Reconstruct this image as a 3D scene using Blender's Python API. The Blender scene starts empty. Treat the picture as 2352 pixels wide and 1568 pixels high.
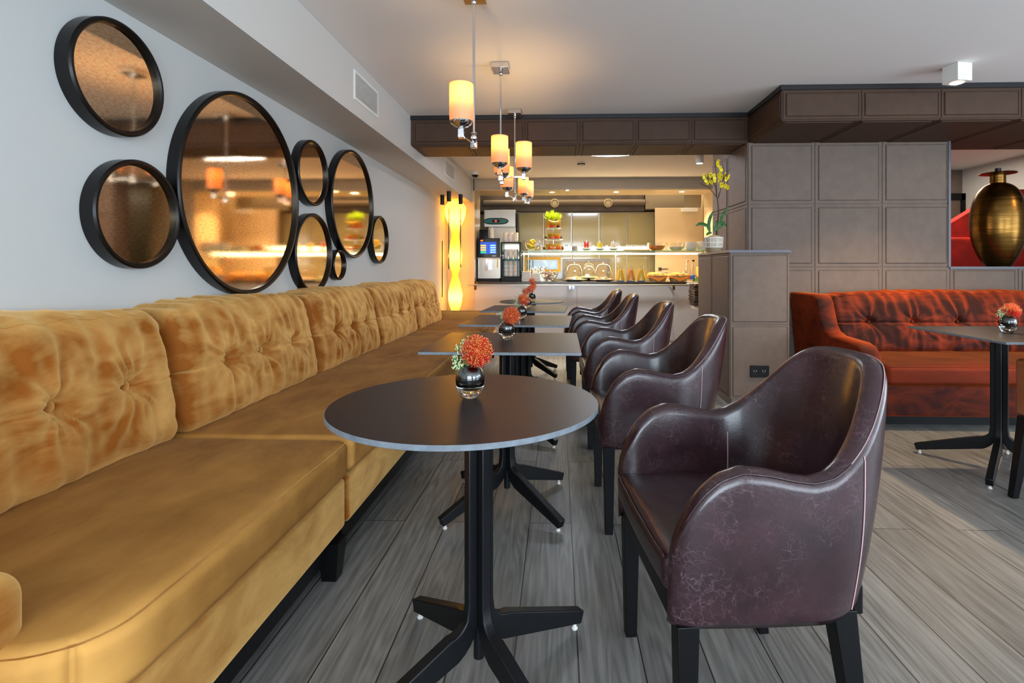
import bpy, math, random
from mathutils import Vector, Matrix, noise
random.seed(7)
PI = math.pi
C = bpy.context.scene.collection

# ------------------------------------------------------------------ camera model (sizes in the photo -> metres)
F, PX, PY, H = 1200.0, 1242.0, 615.0, 1.075
TH = math.atan(40/1200); S_, C_ = math.sin(TH), math.cos(TH)
def _d(px, py):
    u = (px-PX)/F; v = (PY-py)/F
    return (-S_+C_*u, C_+S_*u, v)
def atZ(px, py, z):
    a = _d(px, py); k = (z-H)/a[2]; return Vector((a[0]*k, a[1]*k, z))
def atY(px, py, y):
    a = _d(px, py); k = y/a[1]; return Vector((a[0]*k, y, H+a[2]*k))

# ------------------------------------------------------------------ mesh builder
class MB:
    def __init__(s): s.v = []; s.f = []; s.m = []; s.mi = 0
    def add(s, vs, fs):
        b = len(s.v); s.v += [tuple(v) for v in vs]
        for f in fs: s.f.append(tuple(i+b for i in f)); s.m.append(s.mi)
        return s
    def box(s, x0, x1, y0, y1, z0, z1, top=1.0, topy=None, M=None):
        cx, cy = (x0+x1)/2, (y0+y1)/2; ty = top if topy is None else topy
        vs = []
        for z, k, ky in ((z0, 1, 1), (z1, top, ty)):
            for x, y in ((x0, y0), (x1, y0), (x1, y1), (x0, y1)):
                vs.append(Vector((cx+(x-cx)*k, cy+(y-cy)*ky, z)))
        if M: vs = [M @ v for v in vs]
        return s.add(vs, [(3,2,1,0), (4,5,6,7), (0,1,5,4), (1,2,6,5), (2,3,7,6), (3,0,4,7)])
    def prism(s, poly, fn, a, b):
        n = len(poly); vs = [fn(p, a) for p in poly] + [fn(p, b) for p in poly]
        return s.add(vs, [tuple(range(n))[::-1], tuple(range(n, 2*n))] + [(i, (i+1) % n, n+(i+1) % n, n+i) for i in range(n)])
    def lathe(s, prof, seg=24, c=(0,0,0), M=None, a0=0, a1=2*PI):
        vs = []; fs = []; n = len(prof); full = abs(a1-a0-2*PI) < 1e-6; k = seg if full else seg+1
        for i in range(k):
            a = a0+(a1-a0)*i/seg
            for r, z in prof:
                v = Vector((max(r, 1e-5)*math.cos(a), max(r, 1e-5)*math.sin(a), z))
                if M: v = M @ v
                vs.append(v+Vector(c))
        for i in range(seg):
            j = (i+1) % k
            for q in range(n-1): fs.append((i*n+q, j*n+q, j*n+q+1, i*n+q+1))
        return s.add(vs, fs)
    def tube(s, pts, r, seg=8, cap=True):
        pts = [Vector(p) for p in pts]; n = len(pts)
        rs = r if isinstance(r, (list, tuple)) else [r]*n
        up = Vector((0, 0, 1)); t0 = (pts[1]-pts[0]).normalized()
        if abs(t0.dot(up)) > .95: up = Vector((1, 0, 0))
        x = t0.cross(up).normalized(); vs = []; fs = []
        for i, p in enumerate(pts):
            t = (pts[min(i+1, n-1)]-pts[max(i-1, 0)]).normalized()
            x = (x-t*x.dot(t)).normalized(); y = t.cross(x)
            for k in range(seg):
                a = 2*PI*k/seg; vs.append(p+(x*math.cos(a)+y*math.sin(a))*rs[i])
        for i in range(n-1):
            for k in range(seg):
                k2 = (k+1) % seg; fs.append((i*seg+k, i*seg+k2, (i+1)*seg+k2, (i+1)*seg+k))
        if cap: fs += [tuple(range(seg))[::-1], tuple((n-1)*seg+k for k in range(seg))]
        return s.add(vs, fs)
    def sweep(s, pts, side, ws, hs):
        """rectangular section: side = fixed width direction, ws / hs half sizes per point"""
        pts = [Vector(p) for p in pts]; side = Vector(side).normalized(); n = len(pts); vs = []; fs = []
        for i, p in enumerate(pts):
            t = (pts[min(i+1, n-1)]-pts[max(i-1, 0)]).normalized(); u = side.cross(t).normalized()
            for a, b in ((-1, -1), (1, -1), (1, 1), (-1, 1)): vs.append(p+side*a*ws[i]+u*b*hs[i])
        for i in range(n-1):
            for k in range(4):
                k2 = (k+1) % 4; fs.append((i*4+k, i*4+k2, (i+1)*4+k2, (i+1)*4+k))
        fs += [(3, 2, 1, 0), tuple((n-1)*4+k for k in range(4))]
        return s.add(vs, fs)
    def blob(s, c, r, seg=8, rings=5, sc=(1,1,1), M=None):
        prof = [(r*math.sin(PI*i/rings), -r*math.cos(PI*i/rings)) for i in range(rings+1)]
        D = Matrix.Diagonal((*sc, 1)); D = (M.to_4x4() @ D) if M else D
        return s.lathe(prof, seg, c, D)
    def softbox(s, x0, x1, y0, y1, z0, z1, r, n=(4,4,4), fn=None):
        c = Vector(((x0+x1)/2, (y0+y1)/2, (z0+z1)/2)); h = Vector(((x1-x0)/2, (y1-y0)/2, (z1-z0)/2)); r = min(r, h.x*.98, h.y*.98, h.z*.98)
        def ax(hh, k):
            inn = hh-r; e = [r*math.tan(PI/4*q/4) for q in (4, 3, 2, 1)]
            return [-inn-q for q in e]+[-inn+2*inn*i/k for i in range(k+1)]+[inn+q for q in e[::-1]]
        A = [ax(h[i], n[i]) for i in range(3)]; idx = {}; vs = []; fs = []
        L = [len(a) for a in A]
        def vid(i, j, k):
            key = (i, j, k)
            if key not in idx:
                p = Vector((A[0][i], A[1][j], A[2][k]))
                q = Vector([max(-(h[a]-r), min(h[a]-r, p[a])) for a in range(3)])
                d = p-q; nn = d.normalized() if d.length > 1e-9 else Vector((0, 0, 1))
                w = c+q+nn*r
                if fn: w = fn(w, nn)
                idx[key] = len(vs); vs.append(w)
            return idx[key]
        for a in range(3):
            b, g = (a+1) % 3, (a+2) % 3
            for sd in (0, L[a]-1):
                for i in range(L[b]-1):
                    for j in range(L[g]-1):
                        q = []
                        for di, dj in ((0, 0), (1, 0), (1, 1), (0, 1)):
                            t = [0, 0, 0]; t[a] = sd; t[b] = i+di; t[g] = j+dj; q.append(vid(*t))
                        fs.append(tuple(q) if sd else tuple(q[::-1]))
        return s.add(vs, fs)
    def build(s, name, mat, parent=None, bevel=0, smooth=False, loc=None, sub=0, recalc=False, angle=35):
        me = bpy.data.meshes.new(name); me.from_pydata(s.v, [], s.f)
        for m in (mat if isinstance(mat, (list, tuple)) else [mat]): me.materials.append(m)
        me.polygons.foreach_set('material_index', s.m)
        o = bpy.data.objects.new(name, me); C.objects.link(o)
        if recalc:
            import bmesh
            bm = bmesh.new(); bm.from_mesh(me); bmesh.ops.remove_doubles(bm, verts=bm.verts, dist=1e-5); bmesh.ops.recalc_face_normals(bm, faces=bm.faces); bm.to_mesh(me); bm.free()
        if smooth is True or sub: me.polygons.foreach_set('use_smooth', [True]*len(me.polygons))
        elif smooth == 'auto':
            me.polygons.foreach_set('use_smooth', [True]*len(me.polygons)); me.set_sharp_from_angle(angle=math.radians(angle))
        if parent: o.parent = parent
        if loc is not None: o.location = loc
        if bevel:
            b = o.modifiers.new('b', 'BEVEL'); b.width = bevel; b.segments = 2; b.limit_method = 'ANGLE'; b.angle_limit = math.radians(40)
            me.polygons.foreach_set('use_smooth', [True]*len(me.polygons))
            me.set_sharp_from_angle(angle=math.radians(35)); b.harden_normals = False
        if sub:
            b = o.modifiers.new('s', 'SUBSURF'); b.levels = b.render_levels = sub
        return o

def thing(name, label, cat, loc=(0,0,0), rz=0, group=None):
    o = bpy.data.objects.new(name, None); C.objects.link(o); o.empty_display_size = .05
    o.location = loc; o.rotation_euler = (0, 0, rz); tag(o, label, cat, group); return o
def tag(o, label, cat, group=None, kind=None):
    o['label'] = label; o['category'] = cat
    if group: o['group'] = group
    if kind: o['kind'] = kind
    return o
def struct(o, label, cat='wall'):
    o['kind'] = 'structure'; o['label'] = label; o['category'] = cat; return o
def dup(o, loc=None, rz=None, label=None, parent=None):
    c = o.copy(); C.objects.link(c)
    if parent is not None: c.parent = parent
    if loc is not None: c.location = loc
    if rz is not None: c.rotation_euler = (0, 0, rz)
    if label: c['label'] = label
    for ch in [x for x in C.objects if x.parent == o]: dup(ch, parent=c)
    return c

# ------------------------------------------------------------------ materials
def lin(c):
    return tuple(((x/255)/12.92 if x/255 <= .04045 else ((x/255+.055)/1.055)**2.4) for x in c)+(1,)
def base_mat(name):
    m = bpy.data.materials.new(name); m.use_nodes = True
    return m, m.node_tree, m.node_tree.nodes['Principled BSDF']
def setp(p, **k):
    names = dict(rough='Roughness', metal='Metallic', trans='Transmission Weight', ior='IOR', coat='Coat Weight', coatr='Coat Roughness', sheen='Sheen Weight', sheenr='Sheen Roughness', spec='Specular IOR Level', alpha='Alpha', es='Emission Strength', sss='Subsurface Weight')
    for a, b in k.items():
        if a == 'emit': p.inputs['Emission Color'].default_value = lin(b)
        elif a == 'sheenc': p.inputs['Sheen Tint'].default_value = lin(b)
        else: p.inputs[names[a]].default_value = b
def mat(name, col, rough=.5, var=0.0, scale=8, bump=0, bscale=60, stretch=(1,1,1), **k):
    m, t, p = base_mat(name); p.inputs['Base Color'].default_value = lin(col); setp(p, rough=rough, **k)
    if var or bump:
        tc = t.nodes.new('ShaderNodeTexCoord'); mp = t.nodes.new('ShaderNodeMapping'); mp.inputs['Scale'].default_value = stretch
        t.links.new(tc.outputs['Object'], mp.inputs[0])
        if var:
            n = t.nodes.new('ShaderNodeTexNoise'); n.inputs['Scale'].default_value = scale; n.inputs['Detail'].default_value = 5
            t.links.new(mp.outputs[0], n.inputs['Vector'])
            r = t.nodes.new('ShaderNodeValToRGB'); c = lin(col)
            r.color_ramp.elements[0].position = .3; r.color_ramp.elements[1].position = .72
            r.color_ramp.elements[0].color = tuple(x*(1-var) for x in c[:3])+(1,); r.color_ramp.elements[1].color = tuple(min(1, x*(1+var)) for x in c[:3])+(1,)
            t.links.new(n.outputs['Fac'], r.inputs[0]); t.links.new(r.outputs[0], p.inputs['Base Color'])
        if bump:
            n = t.nodes.new('ShaderNodeTexNoise'); n.inputs['Scale'].default_value = bscale; n.inputs['Detail'].default_value = 3
            t.links.new(mp.outputs[0], n.inputs['Vector']); b = t.nodes.new('ShaderNodeBump'); b.inputs['Strength'].default_value = bump; b.inputs['Distance'].default_value = .004
            t.links.new(n.outputs['Fac'], b.inputs['Height']); t.links.new(b.outputs[0], p.inputs['Normal'])
    return m
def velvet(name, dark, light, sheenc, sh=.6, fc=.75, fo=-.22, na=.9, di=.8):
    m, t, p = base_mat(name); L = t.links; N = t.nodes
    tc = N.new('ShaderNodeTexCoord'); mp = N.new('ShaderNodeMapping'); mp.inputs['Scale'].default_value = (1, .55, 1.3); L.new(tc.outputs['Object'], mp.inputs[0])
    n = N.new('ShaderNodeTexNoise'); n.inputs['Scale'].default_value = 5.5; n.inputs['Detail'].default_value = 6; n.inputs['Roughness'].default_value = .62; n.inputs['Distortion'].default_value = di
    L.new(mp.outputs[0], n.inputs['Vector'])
    lw = N.new('ShaderNodeLayerWeight'); lw.inputs['Blend'].default_value = .38  # nap sheen mixed into the base colour by view angle
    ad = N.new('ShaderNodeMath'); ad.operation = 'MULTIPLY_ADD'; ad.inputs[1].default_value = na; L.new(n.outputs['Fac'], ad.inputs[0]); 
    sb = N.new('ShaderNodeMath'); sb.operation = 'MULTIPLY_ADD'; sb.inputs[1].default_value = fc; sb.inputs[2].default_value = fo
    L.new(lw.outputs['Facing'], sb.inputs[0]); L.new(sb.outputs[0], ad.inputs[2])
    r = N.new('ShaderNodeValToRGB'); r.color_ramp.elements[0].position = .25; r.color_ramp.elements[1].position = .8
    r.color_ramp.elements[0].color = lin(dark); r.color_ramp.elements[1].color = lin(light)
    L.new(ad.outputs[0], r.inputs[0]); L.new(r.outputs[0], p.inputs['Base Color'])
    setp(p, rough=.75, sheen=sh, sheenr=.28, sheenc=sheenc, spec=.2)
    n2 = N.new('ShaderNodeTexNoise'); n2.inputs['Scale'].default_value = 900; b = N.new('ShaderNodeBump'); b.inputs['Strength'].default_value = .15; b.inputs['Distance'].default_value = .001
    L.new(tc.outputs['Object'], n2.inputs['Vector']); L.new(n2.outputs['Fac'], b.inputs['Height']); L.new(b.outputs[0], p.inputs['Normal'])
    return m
def leather(name, dark, mid, line, rough=.3):
    m, t, p = base_mat(name); L = t.links; N = t.nodes
    tc = N.new('ShaderNodeTexCoord')
    n = N.new('ShaderNodeTexNoise'); n.inputs['Scale'].default_value = 7; n.inputs['Detail'].default_value = 8; n.inputs['Roughness'].default_value = .65
    L.new(tc.outputs['Object'], n.inputs['Vector'])
    r = N.new('ShaderNodeValToRGB'); r.color_ramp.elements[0].position = .3; r.color_ramp.elements[1].position = .7
    r.color_ramp.elements[0].color = lin(dark); r.color_ramp.elements[1].color = lin(mid); L.new(n.outputs['Fac'], r.inputs[0])
    # fine pale wear lines: distorted voronoi edges broken up by a noise mask
    n3 = N.new('ShaderNodeTexNoise'); n3.inputs['Scale'].default_value = 8; n3.inputs['Detail'].default_value = 5; n3.inputs['Roughness'].default_value = .6; L.new(tc.outputs['Object'], n3.inputs['Vector'])
    outs = []
    for scl, wdt, amp in ((24, .028, .16), (52, .04, .08)):
        mp = N.new('ShaderNodeMixRGB'); mp.blend_type = 'ADD'; mp.inputs[0].default_value = amp; L.new(tc.outputs['Object'], mp.inputs[1]); L.new(n3.outputs['Color'], mp.inputs[2])
        v = N.new('ShaderNodeTexVoronoi'); v.feature = 'DISTANCE_TO_EDGE'; v.inputs['Scale'].default_value = scl; v.inputs['Randomness'].default_value = 1; L.new(mp.outputs[0], v.inputs['Vector'])
        q = N.new('ShaderNodeValToRGB'); q.color_ramp.elements[1].position = wdt; q.color_ramp.elements[0].color = (1, 1, 1, 1); q.color_ramp.elements[1].color = (0, 0, 0, 1); L.new(v.outputs['Distance'], q.inputs[0]); outs.append(q)
    r2 = N.new('ShaderNodeMath'); r2.operation = 'MULTIPLY_ADD'; r2.inputs[1].default_value = .55; L.new(outs[1].outputs[0], r2.inputs[0]); L.new(outs[0].outputs[0], r2.inputs[2])
    n4 = N.new('ShaderNodeTexNoise'); n4.inputs['Scale'].default_value = 10; n4.inputs['Detail'].default_value = 6; n4.inputs['Roughness'].default_value = .7; L.new(tc.outputs['Object'], n4.inputs['Vector'])
    r3 = N.new('ShaderNodeValToRGB'); r3.color_ramp.elements[0].position = .44; r3.color_ramp.elements[1].position = .74; r3.color_ramp.elements[1].color = (.42, .42, .42, 1); L.new(n4.outputs['Fac'], r3.inputs[0])
    mu = N.new('ShaderNodeMath'); mu.operation = 'MULTIPLY'; L.new(r2.outputs[0], mu.inputs[0]); L.new(r3.outputs[0], mu.inputs[1])
    mx = N.new('ShaderNodeMixRGB'); mx.inputs[2].default_value = lin(line); L.new(mu.outputs[0], mx.inputs[0]); L.new(r.outputs[0], mx.inputs[1])
    L.new(mx.outputs[0], p.inputs['Base Color']); setp(p, rough=rough, coat=.3, coatr=.18, spec=.5)
    b = N.new('ShaderNodeBump'); b.inputs['Strength'].default_value = .25; b.inputs['Distance'].default_value = .0012
    n5 = N.new('ShaderNodeTexNoise'); n5.inputs['Scale'].default_value = 160; n5.inputs['Detail'].default_value = 4; L.new(tc.outputs['Object'], n5.inputs['Vector'])
    ad = N.new('ShaderNodeMath'); ad.operation = 'ADD'; L.new(mu.outputs[0], ad.inputs[0]); L.new(n5.outputs['Fac'], ad.inputs[1]); L.new(ad.outputs[0], b.inputs['Height']); L.new(b.outputs[0], p.inputs['Normal'])
    return m
def emis(name, col, s):
    m, t, p = base_mat(name); p.inputs['Base Color'].default_value = lin(col); setp(p, emit=col, es=s); return m
def glass(name, col=(255,255,255), rough=0.02, ior=1.45):
    """thin clear glass: mostly see-through with a fresnel reflection"""
    m, t, p = base_mat(name); N = t.nodes; L = t.links
    tr = N.new('ShaderNodeBsdfTransparent'); tr.inputs[0].default_value = lin(col)
    gl = N.new('ShaderNodeBsdfGlossy'); gl.inputs['Roughness'].default_value = rough
    lw = N.new('ShaderNodeLayerWeight'); pw = N.new('ShaderNodeMath'); pw.operation = 'POWER'; pw.inputs[1].default_value = 3.5; L.new(lw.outputs['Facing'], pw.inputs[0])
    lw.inputs['Blend'].default_value = .5; fr = N.new('ShaderNodeMath'); fr.operation = 'MULTIPLY_ADD'; fr.inputs[1].default_value = .55; fr.inputs[2].default_value = .08; L.new(pw.outputs[0], fr.inputs[0])
    mx = N.new('ShaderNodeMixShader'); L.new(fr.outputs[0], mx.inputs[0]); L.new(tr.outputs[0], mx.inputs[1]); L.new(gl.outputs[0], mx.inputs[2])
    L.new(mx.outputs[0], N['Material Output'].inputs['Surface']); N.remove(p); return m
def translucent(name, col, mixf=.5, glow=0, glowc=(255,200,80), tcol=None):
    m, t, p = base_mat(name); N = t.nodes; L = t.links
    p.inputs['Base Color'].default_value = lin(col); setp(p, rough=.45)
    if glow: setp(p, emit=glowc, es=glow)
    tr = N.new('ShaderNodeBsdfTranslucent'); tr.inputs[0].default_value = lin(tcol or col)
    mx = N.new('ShaderNodeMixShader'); mx.inputs[0].default_value = mixf
    L.new(p.outputs[0], mx.inputs[1]); L.new(tr.outputs[0], mx.inputs[2]); L.new(mx.outputs[0], N['Material Output'].inputs['Surface']); return m

def floor_mat():
    m, t, p = base_mat('oak_floor'); N = t.nodes; L = t.links
    tc = N.new('ShaderNodeTexCoord'); mp = N.new('ShaderNodeMapping'); mp.inputs['Rotation'].default_value = (0, 0, PI/2); mp.inputs['Location'].default_value = (.3, -.055, 0)
    L.new(tc.outputs['Object'], mp.inputs[0])
    br = N.new('ShaderNodeTexBrick'); br.offset = .37; br.inputs['Scale'].default_value = 1; br.inputs['Brick Width'].default_value = 1.9; br.inputs['Row Height'].default_value = .176
    br.inputs['Mortar Size'].default_value = .0022; br.inputs['Mortar Smooth'].default_value = .2
    br.inputs['Color1'].default_value = (.0, .0, .0, 1); br.inputs['Color2'].default_value = (1, 1, 1, 1); br.inputs['Mortar'].default_value = (.5, .5, .5, 1)
    L.new(mp.outputs[0], br.inputs['Vector'])
    # per plank offset of the grain
    ad = N.new('ShaderNodeMixRGB'); ad.blend_type = 'ADD'; ad.inputs[0].default_value = 1; L.new(mp.outputs[0], ad.inputs[1])
    sc = N.new('ShaderNodeMixRGB'); sc.blend_type = 'MULTIPLY'; sc.inputs[0].default_value = 1; sc.inputs[2].default_value = (3.1, 1.7, 5, 1); L.new(br.outputs['Color'], sc.inputs[1]); L.new(sc.outputs[0], ad.inputs[2])
    m2 = N.new('ShaderNodeMapping'); m2.inputs['Scale'].default_value = (.55, 7, 1); L.new(ad.outputs[0], m2.inputs[0])
    n1 = N.new('ShaderNodeTexNoise'); n1.inputs['Scale'].default_value = 1.2; n1.inputs['Detail'].default_value = 2; L.new(m2.outputs[0], n1.inputs['Vector'])
    mm = N.new('ShaderNodeMath'); mm.operation = 'MULTIPLY'; mm.inputs[1].default_value = 110; L.new(n1.outputs['Fac'], mm.inputs[0])
    sn = N.new('ShaderNodeMath'); sn.operation = 'SINE'; L.new(mm.outputs[0], sn.inputs[0])
    m3 = N.new('ShaderNodeMapping'); m3.inputs['Scale'].default_value = (4, 70, 1); L.new(ad.outputs[0], m3.inputs[0])
    n2 = N.new('ShaderNodeTexNoise'); n2.inputs['Scale'].default_value = 1; n2.inputs['Detail'].default_value = 4; L.new(m3.outputs[0], n2.inputs['Vector'])
    g = N.new('ShaderNodeMath'); g.operation = 'MULTIPLY_ADD'; g.inputs[1].default_value = .075; L.new(sn.outputs[0], g.inputs[0]); L.new(n2.outputs['Fac'], g.inputs[2])
    r = N.new('ShaderNodeValToRGB'); e = r.color_ramp.elements; e[0].position = .2; e[1].position = .8; e[0].color = lin((92, 92, 90)); e[1].color = lin((150, 149, 145)); L.new(g.outputs[0], r.inputs[0])
    pl = N.new('ShaderNodeMixRGB'); pl.blend_type = 'MULTIPLY'; pl.inputs[0].default_value = .8
    r2 = N.new('ShaderNodeValToRGB'); r2.color_ramp.elements[0].color = (.62, .60, .58, 1); r2.color_ramp.elements[1].color = (1, .97, .94, 1); L.new(br.outputs['Color'], r2.inputs[0])
    L.new(r.outputs[0], pl.inputs[1]); L.new(r2.outputs[0], pl.inputs[2])
    mo = N.new('ShaderNodeMixRGB'); mo.inputs[2].default_value = lin((38, 32, 28)); L.new(br.outputs['Fac'], mo.inputs[0]); L.new(pl.outputs[0], mo.inputs[1]); L.new(mo.outputs[0], p.inputs['Base Color'])
    setp(p, rough=.42)
    b = N.new('ShaderNodeBump'); b.inputs['Strength'].default_value = .25; b.inputs['Distance'].default_value = .002; L.new(g.outputs[0], b.inputs['Height']); L.new(b.outputs[0], p.inputs['Normal'])
    return m
def mirror_mat():
    m, t, p = base_mat('antique_copper_mirror'); N = t.nodes; L = t.links
    tc = N.new('ShaderNodeTexCoord'); n = N.new('ShaderNodeTexNoise'); n.inputs['Scale'].default_value = 110; n.inputs['Detail'].default_value = 4; n.inputs['Roughness'].default_value = .75
    mp = N.new('ShaderNodeMapping'); mp.inputs['Scale'].default_value = (1, .5, 1.4); L.new(tc.outputs['Object'], mp.inputs[0]); L.new(mp.outputs[0], n.inputs['Vector'])
    r = N.new('ShaderNodeValToRGB'); e = r.color_ramp.elements; e[0].position = .35; e[1].position = .65; e[0].color = lin((242, 184, 134)); e[1].color = lin((255, 240, 206)); L.new(n.outputs['Fac'], r.inputs[0]); L.new(r.outputs[0], p.inputs['Base Color'])
    setp(p, metal=1, rough=.045)
    b = N.new('ShaderNodeBump'); b.inputs['Strength'].default_value = .03; b.inputs['Distance'].default_value = .001; L.new(n.outputs['Fac'], b.inputs['Height']); L.new(b.outputs[0], p.inputs['Normal'])
    return m

M = dict(
 wall=mat('wall_paint', (192, 193, 190), .7, bump=.04, bscale=200),
 ceil=mat('ceiling_paint', (236, 232, 228), .8),
 soff=mat('beam_paint', (200, 197, 191), .7, bump=.06, bscale=300),
 panel=mat('taupe_leather_panel', (106, 91, 81), .6, spec=.3, var=.08, scale=14, bump=.25, bscale=420),
 panel2=mat('brown_leather_panel', (70, 50, 38), .6, spec=.25, var=.1, scale=14, bump=.25, bscale=420),
 crown=mat('black_crown', (16, 14, 16), .4),
 floor=floor_mat(), mirror=mirror_mat(),
 blackwood=mat('black_wood', (6, 6, 8), .45, spec=.25, bump=.1, bscale=90, stretch=(1,1,.1)),
 frame=mat('black_frame', (10, 8, 8), .3, spec=.35),
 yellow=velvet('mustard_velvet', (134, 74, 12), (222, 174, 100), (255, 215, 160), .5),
 yellow2=velvet('mustard_velvet_seat', (104, 56, 6), (206, 152, 78), (255, 205, 140), .25, -.6, .52, .5, .25),  # darker seat copy, its top darkened in the colour by view angle
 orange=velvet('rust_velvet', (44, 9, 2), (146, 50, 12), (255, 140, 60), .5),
 orange2=velvet('rust_velvet_seat', (50, 10, 2), (132, 44, 10), (255, 140, 60), .3, -.5, .45, .5),  # seat copy of the rust velvet, nap shading put into the colour
 leather=leather('plum_brown_leather', (26, 11, 14), (60, 34, 40), (150, 124, 134)),
 tan=leather('tan_leather', (120, 62, 32), (150, 84, 48), (190, 140, 110), .4),
 thread=mat('thread', (196, 158, 160), .7), 
 top=mat('dark_laminate', (32, 25, 27), .38, spec=.3, var=.06, scale=30, bump=.03, bscale=500),
 topedge=mat('laminate_edge', (112, 120, 128), .45, var=.2, scale=40),
 iron=mat('black_powder_coat', (9, 11, 14), .42, spec=.35, bump=.08, bscale=900),
 chrome=mat('chrome', (225, 225, 228), .08, metal=1),
 steel=mat('brushed_steel', (190, 184, 172), .28, metal=1, bump=.05, bscale=300, stretch=(1,1,.05)),
 dsteel=mat('dark_steel', (110, 102, 96), .35, metal=1, var=.2, scale=3),
 brass=mat('aged_brass', (116, 84, 40), .27, metal=1, var=.35, scale=9, bump=.25, bscale=14, stretch=(.3,.3,6)),
 blackmetal=mat('black_metal', (26, 22, 22), .4, metal=.5),
 white=mat('white_ceramic', (236, 230, 218), .25),
 whiteplastic=mat('white_plastic', (228, 226, 220), .4),
 cream=mat('cream_lacquer', (206, 184, 146), .3, coat=.3),
 greenglass=mat('pale_green_glass_panel', (164, 154, 112), .1, coat=.5),
 front=mat('counter_front', (214, 206, 198), .22, coat=.3),
 stone=mat('dark_stone_worktop', (54, 44, 38), .2, var=.3, scale=60),
 black=mat('black_plastic', (6, 5, 5), .4, spec=.25), 
 bwindow=mat('black_gloss', (5, 4, 5), .12, spec=.3),
 glass=glass('clear_glass'), smoke=glass('smoked_glass', (150, 165, 160)),
 vasedark=mat('dark_teal_glass', (8, 16, 18), .06, coat=1, spec=.8),
 vasebase=mat('thick_clear_glass', (235, 240, 240), .02, trans=1, ior=1.48),
 shelf=glass('green_edge_glass', (200, 232, 214)),
 green=mat('leaf_green', (44, 96, 34), .45, var=.3, scale=20), lgreen=mat('pale_bud_green', (196, 214, 160), .6),
 dgreen=mat('dark_leaf_green', (30, 86, 14), .55, var=.25, scale=10),
 red=mat('pincushion_red', (236, 66, 44), .5), yel=mat('pincushion_yellow', (246, 158, 84), .5),
 petal=mat('yellow_petal', (240, 214, 10), .5), brownstem=mat('brown_stem', (72, 48, 28), .6),
 pot=mat('woven_pot', (196, 184, 164), .6, var=.2, scale=50), potbase=mat('clay_pot', (150, 128, 96), .6),
 moss=mat('dry_moss', (196, 170, 120), .9, bump=.8, bscale=120),
 redvel=velvet('red_velvet', (110, 12, 6), (170, 26, 14), (255, 90, 60), .4),
 teal=mat('teal_panel', (10, 96, 92), .3), redled=emis('red_led', (255, 40, 20), 3),
 screen=emis('screen_blue', (4, 60, 170), .8), scry=emis('screen_yellow', (255, 180, 60), .9), scrg=emis('screen_green', (20, 210, 60), .8), scro=emis('screen_orange', (255, 90, 20), 1.6), scrw=emis('screen_white', (120, 180, 240), 1.0),
 orangej=mat('orange_juice', (255, 200, 30), .3), orangej2=mat('carrot_juice', (255, 160, 36), .3), redj=mat('red_juice', (220, 50, 20), .3), yelj=mat('yellow_juice', (250, 224, 60), .3), milk=mat('white_yoghurt', (245, 238, 220), .4),
 wicker=mat('wicker', (206, 164, 112), .6, var=.4, scale=60, bump=.8, bscale=150), bread=mat('golden_bread', (236, 172, 74), .6, var=.3, scale=30), napkin=mat('orange_napkin', (255, 150, 46), .8),
 ham=mat('pink_ham', (222, 140, 122), .5, var=.2, scale=40), lettuce=mat('lettuce', (120, 170, 30), .5, var=.3, scale=30), cheese=mat('cheese', (240, 200, 110), .5),
 pine=mat('pineapple_skin', (190, 140, 40), .6, var=.4, scale=60), crownleaf=mat('pineapple_leaf', (176, 206, 30), .4, var=.2, scale=30),
 fruitr=mat('red_fruit', (220, 60, 20), .35), fruito=mat('orange_fruit', (240, 130, 20), .4), fruity=mat('yellow_fruit', (236, 196, 30), .4), fruitp=mat('purple_fruit', (60, 26, 30), .35), fruitg=mat('green_fruit', (130, 170, 40), .4), banana=mat('banana_skin', (212, 168, 28), .5),
 tray=mat('brown_tray', (48, 28, 20), .4), otray=mat('orange_tray', (240, 140, 30), .4),
 shade=translucent('amber_alabaster_shade', (216, 180, 156), .5, tcol=(160, 112, 64)), 
 lampshade=translucent('warm_fibre_shade', (255, 214, 96), .65),
 disc=emis('opal_disc', (225, 235, 255), 7), lens=emis('lamp_lens', (255, 236, 200), 22), led=emis('led_strip', (255, 236, 195), 5),
 duct=mat('grey_duct', (70, 60, 52), .5, spec=.25, var=.3, scale=5), boxc=mat('tan_outlet', (142, 128, 100), .5), blue=mat('label_blue', (60, 110, 190), .5), pink=mat('label_pink', (226, 110, 110), .5),
 amberg=mat('amber_glass_lining', (120, 78, 16), .08, coat=1),
 ochre=mat('ochre_frame', (176, 138, 22), .4, var=.25, scale=14), papert=mat('white_paper', (230, 224, 210), .8), packet=mat('silver_packet', (190, 176, 160), .35, var=.4, scale=60),
)
# window reflection painted on the picture in the ochre frame: cloudy blue green print
def reflection_mat():
    m, t, p = base_mat('cloudy_reflection'); N = t.nodes; L = t.links
    tc = N.new('ShaderNodeTexCoord'); n = N.new('ShaderNodeTexNoise'); n.inputs['Scale'].default_value = 9; n.inputs['Detail'].default_value = 3; L.new(tc.outputs['Object'], n.inputs['Vector'])
    r = N.new('ShaderNodeValToRGB'); e = r.color_ramp.elements; e[0].position = .32; e[0].color = lin((30, 44, 40)); e[1].position = .66; e[1].color = lin((130, 150, 165)); q = e.new(.5); q.color = lin((66, 92, 80))
    L.new(n.outputs['Fac'], r.inputs[0]); L.new(r.outputs[0], p.inputs['Base Color']); setp(p, rough=.1, coat=.5); return m
M['print'] = reflection_mat()

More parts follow.
